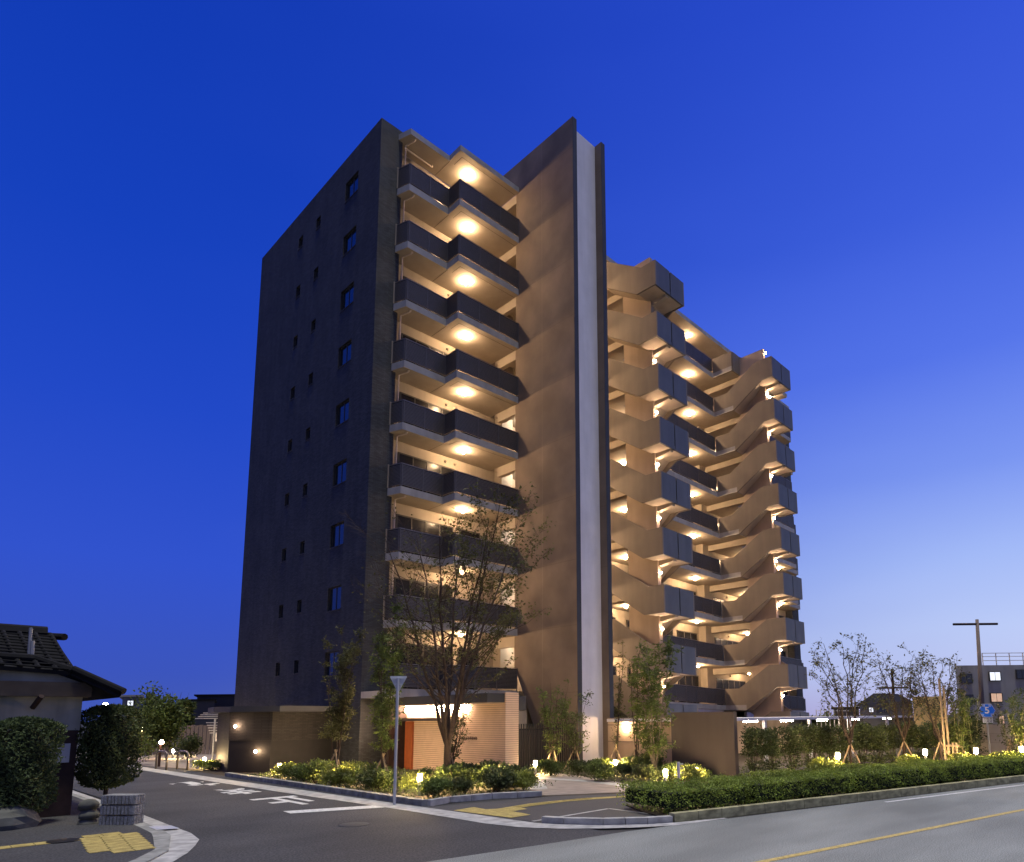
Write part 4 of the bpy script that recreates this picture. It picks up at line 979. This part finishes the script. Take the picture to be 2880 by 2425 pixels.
t, win = far_block('far_house', 'pale two storey house with one lit window beyond the old house', 'house', 840, 975, 46, 632, mat('pale_siding', (.16, .17, .2), .85, .08, .5), roofm=fascia_m)
win(876, 915, 660, 692, lit_w)
t, win = far_block('far_house', 'low dark roofed building behind the car park at left', 'house', 1240, 1470, 50, 660, mat('dark_siding', (.06, .065, .08), .85, .08, .5), roofm=tile_m)
t, win = far_block('far_house', 'dark wide roofed building just left of the brick side wall', 'house', 1350, 1640, 58, 625, mat('dark_siding2', (.04, .043, .055), .85, .08, .5), roofm=tile_m)
win(1398, 1425, 655, 690, lit_w)
def treeblob(label, u, vtop, dist, wpx, seed, kind='night', zoom='y1', n=2600, size=.35, name='far_tree'):
    rnd = random.Random(seed); p = at(zoom, u, 1000, dist); zt = at(zoom, u, vtop, dist).z; r = wpx/ZO[zoom][2]/CF*dist/2
    t = thing(name, label, 'tree', (p.x, p.y, 0), 0, 'trees in the distance'); tr = MB(); lf = MB()
    tr.tube([(0, 0, 0), (0, 0, zt*.6)], [.15, .05], 7)
    for i in range(14):
        a = rnd.uniform(0, 6.28); q = r*rnd.uniform(.1, .7); zz = zt*rnd.uniform(.38, .88); s_ = r*rnd.uniform(.35, .5)
        tr.tube([(0, 0, zz*.6), (math.cos(a)*q, math.sin(a)*q, zz)], [.04, .01], 5, cap=False)
        leafcloud(lf, (math.cos(a)*q, math.sin(a)*q, zz), (s_, s_, min(s_*1.1, zt*.16)), n//14, size, rnd, .2, .45)
    tr.build('trunk', bark, t); lf.build('crown', leafs[kind], t)
treeblob('dark leafy tree right of the pale far house', 1020, 600, 42, 150, 101, n=2200)
treeblob('dark leafy tree behind the tall lit bush', 1250, 625, 44, 120, 102, n=1800)
# tall lit bush in the car park
p = at('y1', 1140, 1000, 37); t = shrub('tall_bush', 'tall green bush lit from below in the car park at left', 'bush', (p.x, p.y, 0), 1.65, at('y1', 1140, 560, 37).z*1.02, 5200, 'mid', 103, .2)
p = at('y1', 1290, 1000, 36); shrub('car_park_shrub', 'small round shrub right of the tall lit bush', 'shrub', (p.x, p.y, 0), .9, 1.5, 1400, 'dark', 104, .13)
p = at('y1', 925, 1000, 33); shrub('car_park_shrub', 'shrub with small pale leaves behind the house corner bush', 'shrub', (p.x, p.y, 0), .9, 1.9, 1400, 'mid', 105, .12)
p = (-3.9, 5.6); shrub('low_planting', 'low yellow green planting around the lamp beside the annex', 'shrub', (p[0], p[1]-.1, 0), .9, .45, 1400, 'light', 106, .1)
# plank fence
a = gp('y1', 890, 1040); FL = thing('plank_fence', 'grey vertical plank fence around the far car park', 'fence')
A0 = at('y1', 890, 1000, 43); A1 = at('y1', 1560, 1000, 43); zt = at('y1', 1200, 830, 43).z; mb = MB(); d = Vector((A1.x-A0.x, A1.y-A0.y)); n = int(d.length/.25)
for i in range(n):
    q = Vector((A0.x, A0.y))+d*i/n; mb.obox(q, d, (-d.y, d.x), .105, .02, 0, zt+(.03 if i % 2 else 0))
mb.build('planks', mat('fence_grey', (.15, .13, .13), .8, .15, 1), FL)
for i, (u, lab) in enumerate(((1065, 'left'), (1210, 'right'))):
    q = gp('y1', u, 1127); q2 = gp('y1', u+72, 1133)
    zt = .78; t = thing('bike_rail', lab+' steel hoop rail at the car park entrance', 'rail', (q[0], q[1], 0), 0, 'steel hoop rails')
    dx, dy = q2[0]-q[0], q2[1]-q[1]
    MB().tube([(0, 0, -.05), (0, 0, .62), (dx*.06, dy*.06, .72), (dx*.2, dy*.2, zt), (dx*.8, dy*.8, zt), (dx*.94, dy*.94, .72), (dx, dy, .62), (dx, dy, -.05)], .045, 8)  .build('hoop', mat('hoop_bronze', (.16, .14, .13), .4, .05, 5, metal=.6), t, smooth=True)
for i, (u, lab) in enumerate(((1030, 'left'), (1155, 'middle'), (1275, 'right'))):
    p = gp('y1', u+30, 1045); t = MB().box(-.35, .35, -.07, .07, 0, .12).build('wheel_stop', conc, label=lab+' white concrete wheel stop in the far car park', cat='wheel stop', group='wheel stops of the car park'); t.location = (p[0], p[1], .002); t.rotation_euler = (0, 0, -.7)
flat('car_park', [(-4.2, 7), (-5.4, 13), (-5.6, 30), (14, 40), (10, 14.4), (-.1, 14.4), (-3.4, 6.6)], .0, path_m)
def pole_lamp(label, u, vb, vt, dist, P, col, m_, hang=False):
    p = at('y1', u, vb, dist); zt = at('y1', u, vt, dist).z; t = thing('lamp_post', label, 'lamp post', (p.x, p.y, 0))
    MB().tube([(0, 0, 0), (0, 0, zt)], .06, 8).build('post', m_, t)
    lampball(t, (-.0, -.12, zt+.05), P, col, .1)
pole_lamp('short dark lamp post left of the lit bush', 1092, 1040, 950, 32, 22, PINK, dwood)
pole_lamp('pale timber post with lamp by the far car park', 960, 1030, 850, 40, 40, PINK, stake_m)
p = at('y1', 722, 688, 30); t = thing('porch_lamp', 'bright warm lamp on a pole beyond the old house eave', 'lamp', (p.x, p.y, 0)); MB().tube([(0, 0, 0), (0, 0, p.z-.1)], .04, 8).build('post', steel, t); lampball(t, (0, 0, p.z), 60, WARM, .1)
# ================================================================ FAR RIGHT
t, win = far_block('grey_apartment_block', 'plain grey three storey block with a bright lit upper window at far right', 'building', 1340, 2600, 48, 500, grey_w, 10, 'y6')
win(1385, 1480, 580, 648, glass_m); win(1622, 1716, 562, 628, lit_w); win(1845, 1935, 545, 612, glass_m); win(1633, 1730, 738, 804, lit_o); win(1455, 1510, 925, 985, glass_m); win(1700, 1748, 922, 985, lit_o); win(1432, 1490, 752, 812, glass_m)
mb = MB(); A0 = at('y6', 1572, 488, 50); 
dd = (at('y6', 1911, 488, 50)-at('y6', 1572, 488, 50)); dd.z = 0; ln = dd.length*2; dd.normalize()
for i in range(int(ln/1.0)): q = A0+dd*i; mb.box(q.x-.03, q.x+.03, q.y-.03, q.y+.03, A0.z-.9, A0.z+.75)
for z in (.2, .5, .75): mb.tube([A0+Vector((0, 0, z)), A0+dd*ln+Vector((0, 0, z))], .03, 4)
mb.build('roof_railing', steel, t)
t, win = far_block('yellow_building', 'narrow yellow ochre building behind the slender trees', 'building', 988, 1252, 44, 762, mat('yellow_wall', (.85, .58, .20), .85, .08, .5), 8, 'y6')
t, win = far_block('hip_roofed_house', 'dark grey house with broad dark hipped roof behind the slender trees', 'house', 550, 985, 46, 815, mat('blue_grey_wall', (.085, .09, .11), .85, .1, .5), 9, 'y6')
win(700, 785, 850, 895, glass_m); win(625, 665, 855, 890, lit_w)
a = at('y6', 525, 832, 45.8); b = at('y6', 1000, 806, 45.8); c1 = at('y6', 668, 736, 50); c2 = at('y6', 868, 740, 50); bk = (a-CAM); bk.z = 0; bk = bk.normalized()*11
mb = MB(); mb.v = [tuple(q) for q in (a, b, c2, c1, a+bk, b+bk)]; mb.f = [(0, 1, 2, 3), (1, 5, 2), (5, 4, 3, 2), (4, 0, 3), (0, 4, 5, 1)]; mb.build('roof', tile_m, t)
# utility pole leaning slightly
p = at('y6', 1600, 1340, 40); q = at('y6', 1522, 125, 40); t = thing('utility_pole', 'tall brown utility pole with one crossarm near the grey block', 'utility pole', (p.x, p.y, 0))
q = Vector((q.x-p.x, q.y-p.y, q.z)); MB().tube([(0, 0, 0), q], [.15, .09], 12).build('pole', mat('pole_concrete', (.16, .13, .12), .85, .1, 2), t, smooth=True)
MB().tube([q-rv*1.45+Vector((0, 0, -.28)), q+rv*1.2+Vector((0, 0, -.28))], .07, 6).build('crossarm', dwood, t)
p = at('y6', 845, 900, 60); q = at('y6', 832, 550, 60); t = thing('utility_pole', 'small distant dark utility pole behind the hip roofed house', 'utility pole', (p.x, p.y, 0))
MB().tube([(0, 0, 0), (0, 0, q.z)], .11, 8).build('pole', dwood, t); MB().tube([-rv*1.3+Vector((0, 0, q.z-1.5)), rv*1.3+Vector((0, 0, q.z-1.5))], .08, 6).build('crossarm', dwood, t)
far_block('far_house', 'low dark gabled house between the stairs and the hip roofed house', 'house', 335, 545, 50, 862, mat('dark_siding3', (.05, .055, .07), .85, .08, .5), 8, 'y6', roofm=tile_m)
treeblob('dark tree mass left of the hip roofed house', 240, 925, 44, 260, 111, zoom='y6', n=1500)
# low mesh fence above the carport
mb = MB()
A0 = at('y6', 280, 980, 36); 
t = thing('mesh_fence', 'thin wire fence posts standing beyond the carport roof', 'fence')
for i in range(8):
    q = at('y6', 200+i*36, 1000, 40); z1 = at('y6', 200+i*36, 870 if i != 3 else 838, 40).z; mb.box(q.x-.02, q.x+.02, q.y-.02, q.y+.02, 0, z1)
q0 = at('y6', 200, 880, 40); q1 = at('y6', 460, 880, 40); mb.tube([q0, q1], .02, 4)
mb.build('posts', steel, t)

mb = MB().tube([(-7.3, -13.4, -.01), (-7.3, -13.4, .003)], .3, 24); mb.build('manhole_cover', mat('cast_iron', (.05, .05, .052), .6, .2, 20), label='round iron manhole cover in the middle of the dark side street', cat='manhole cover')
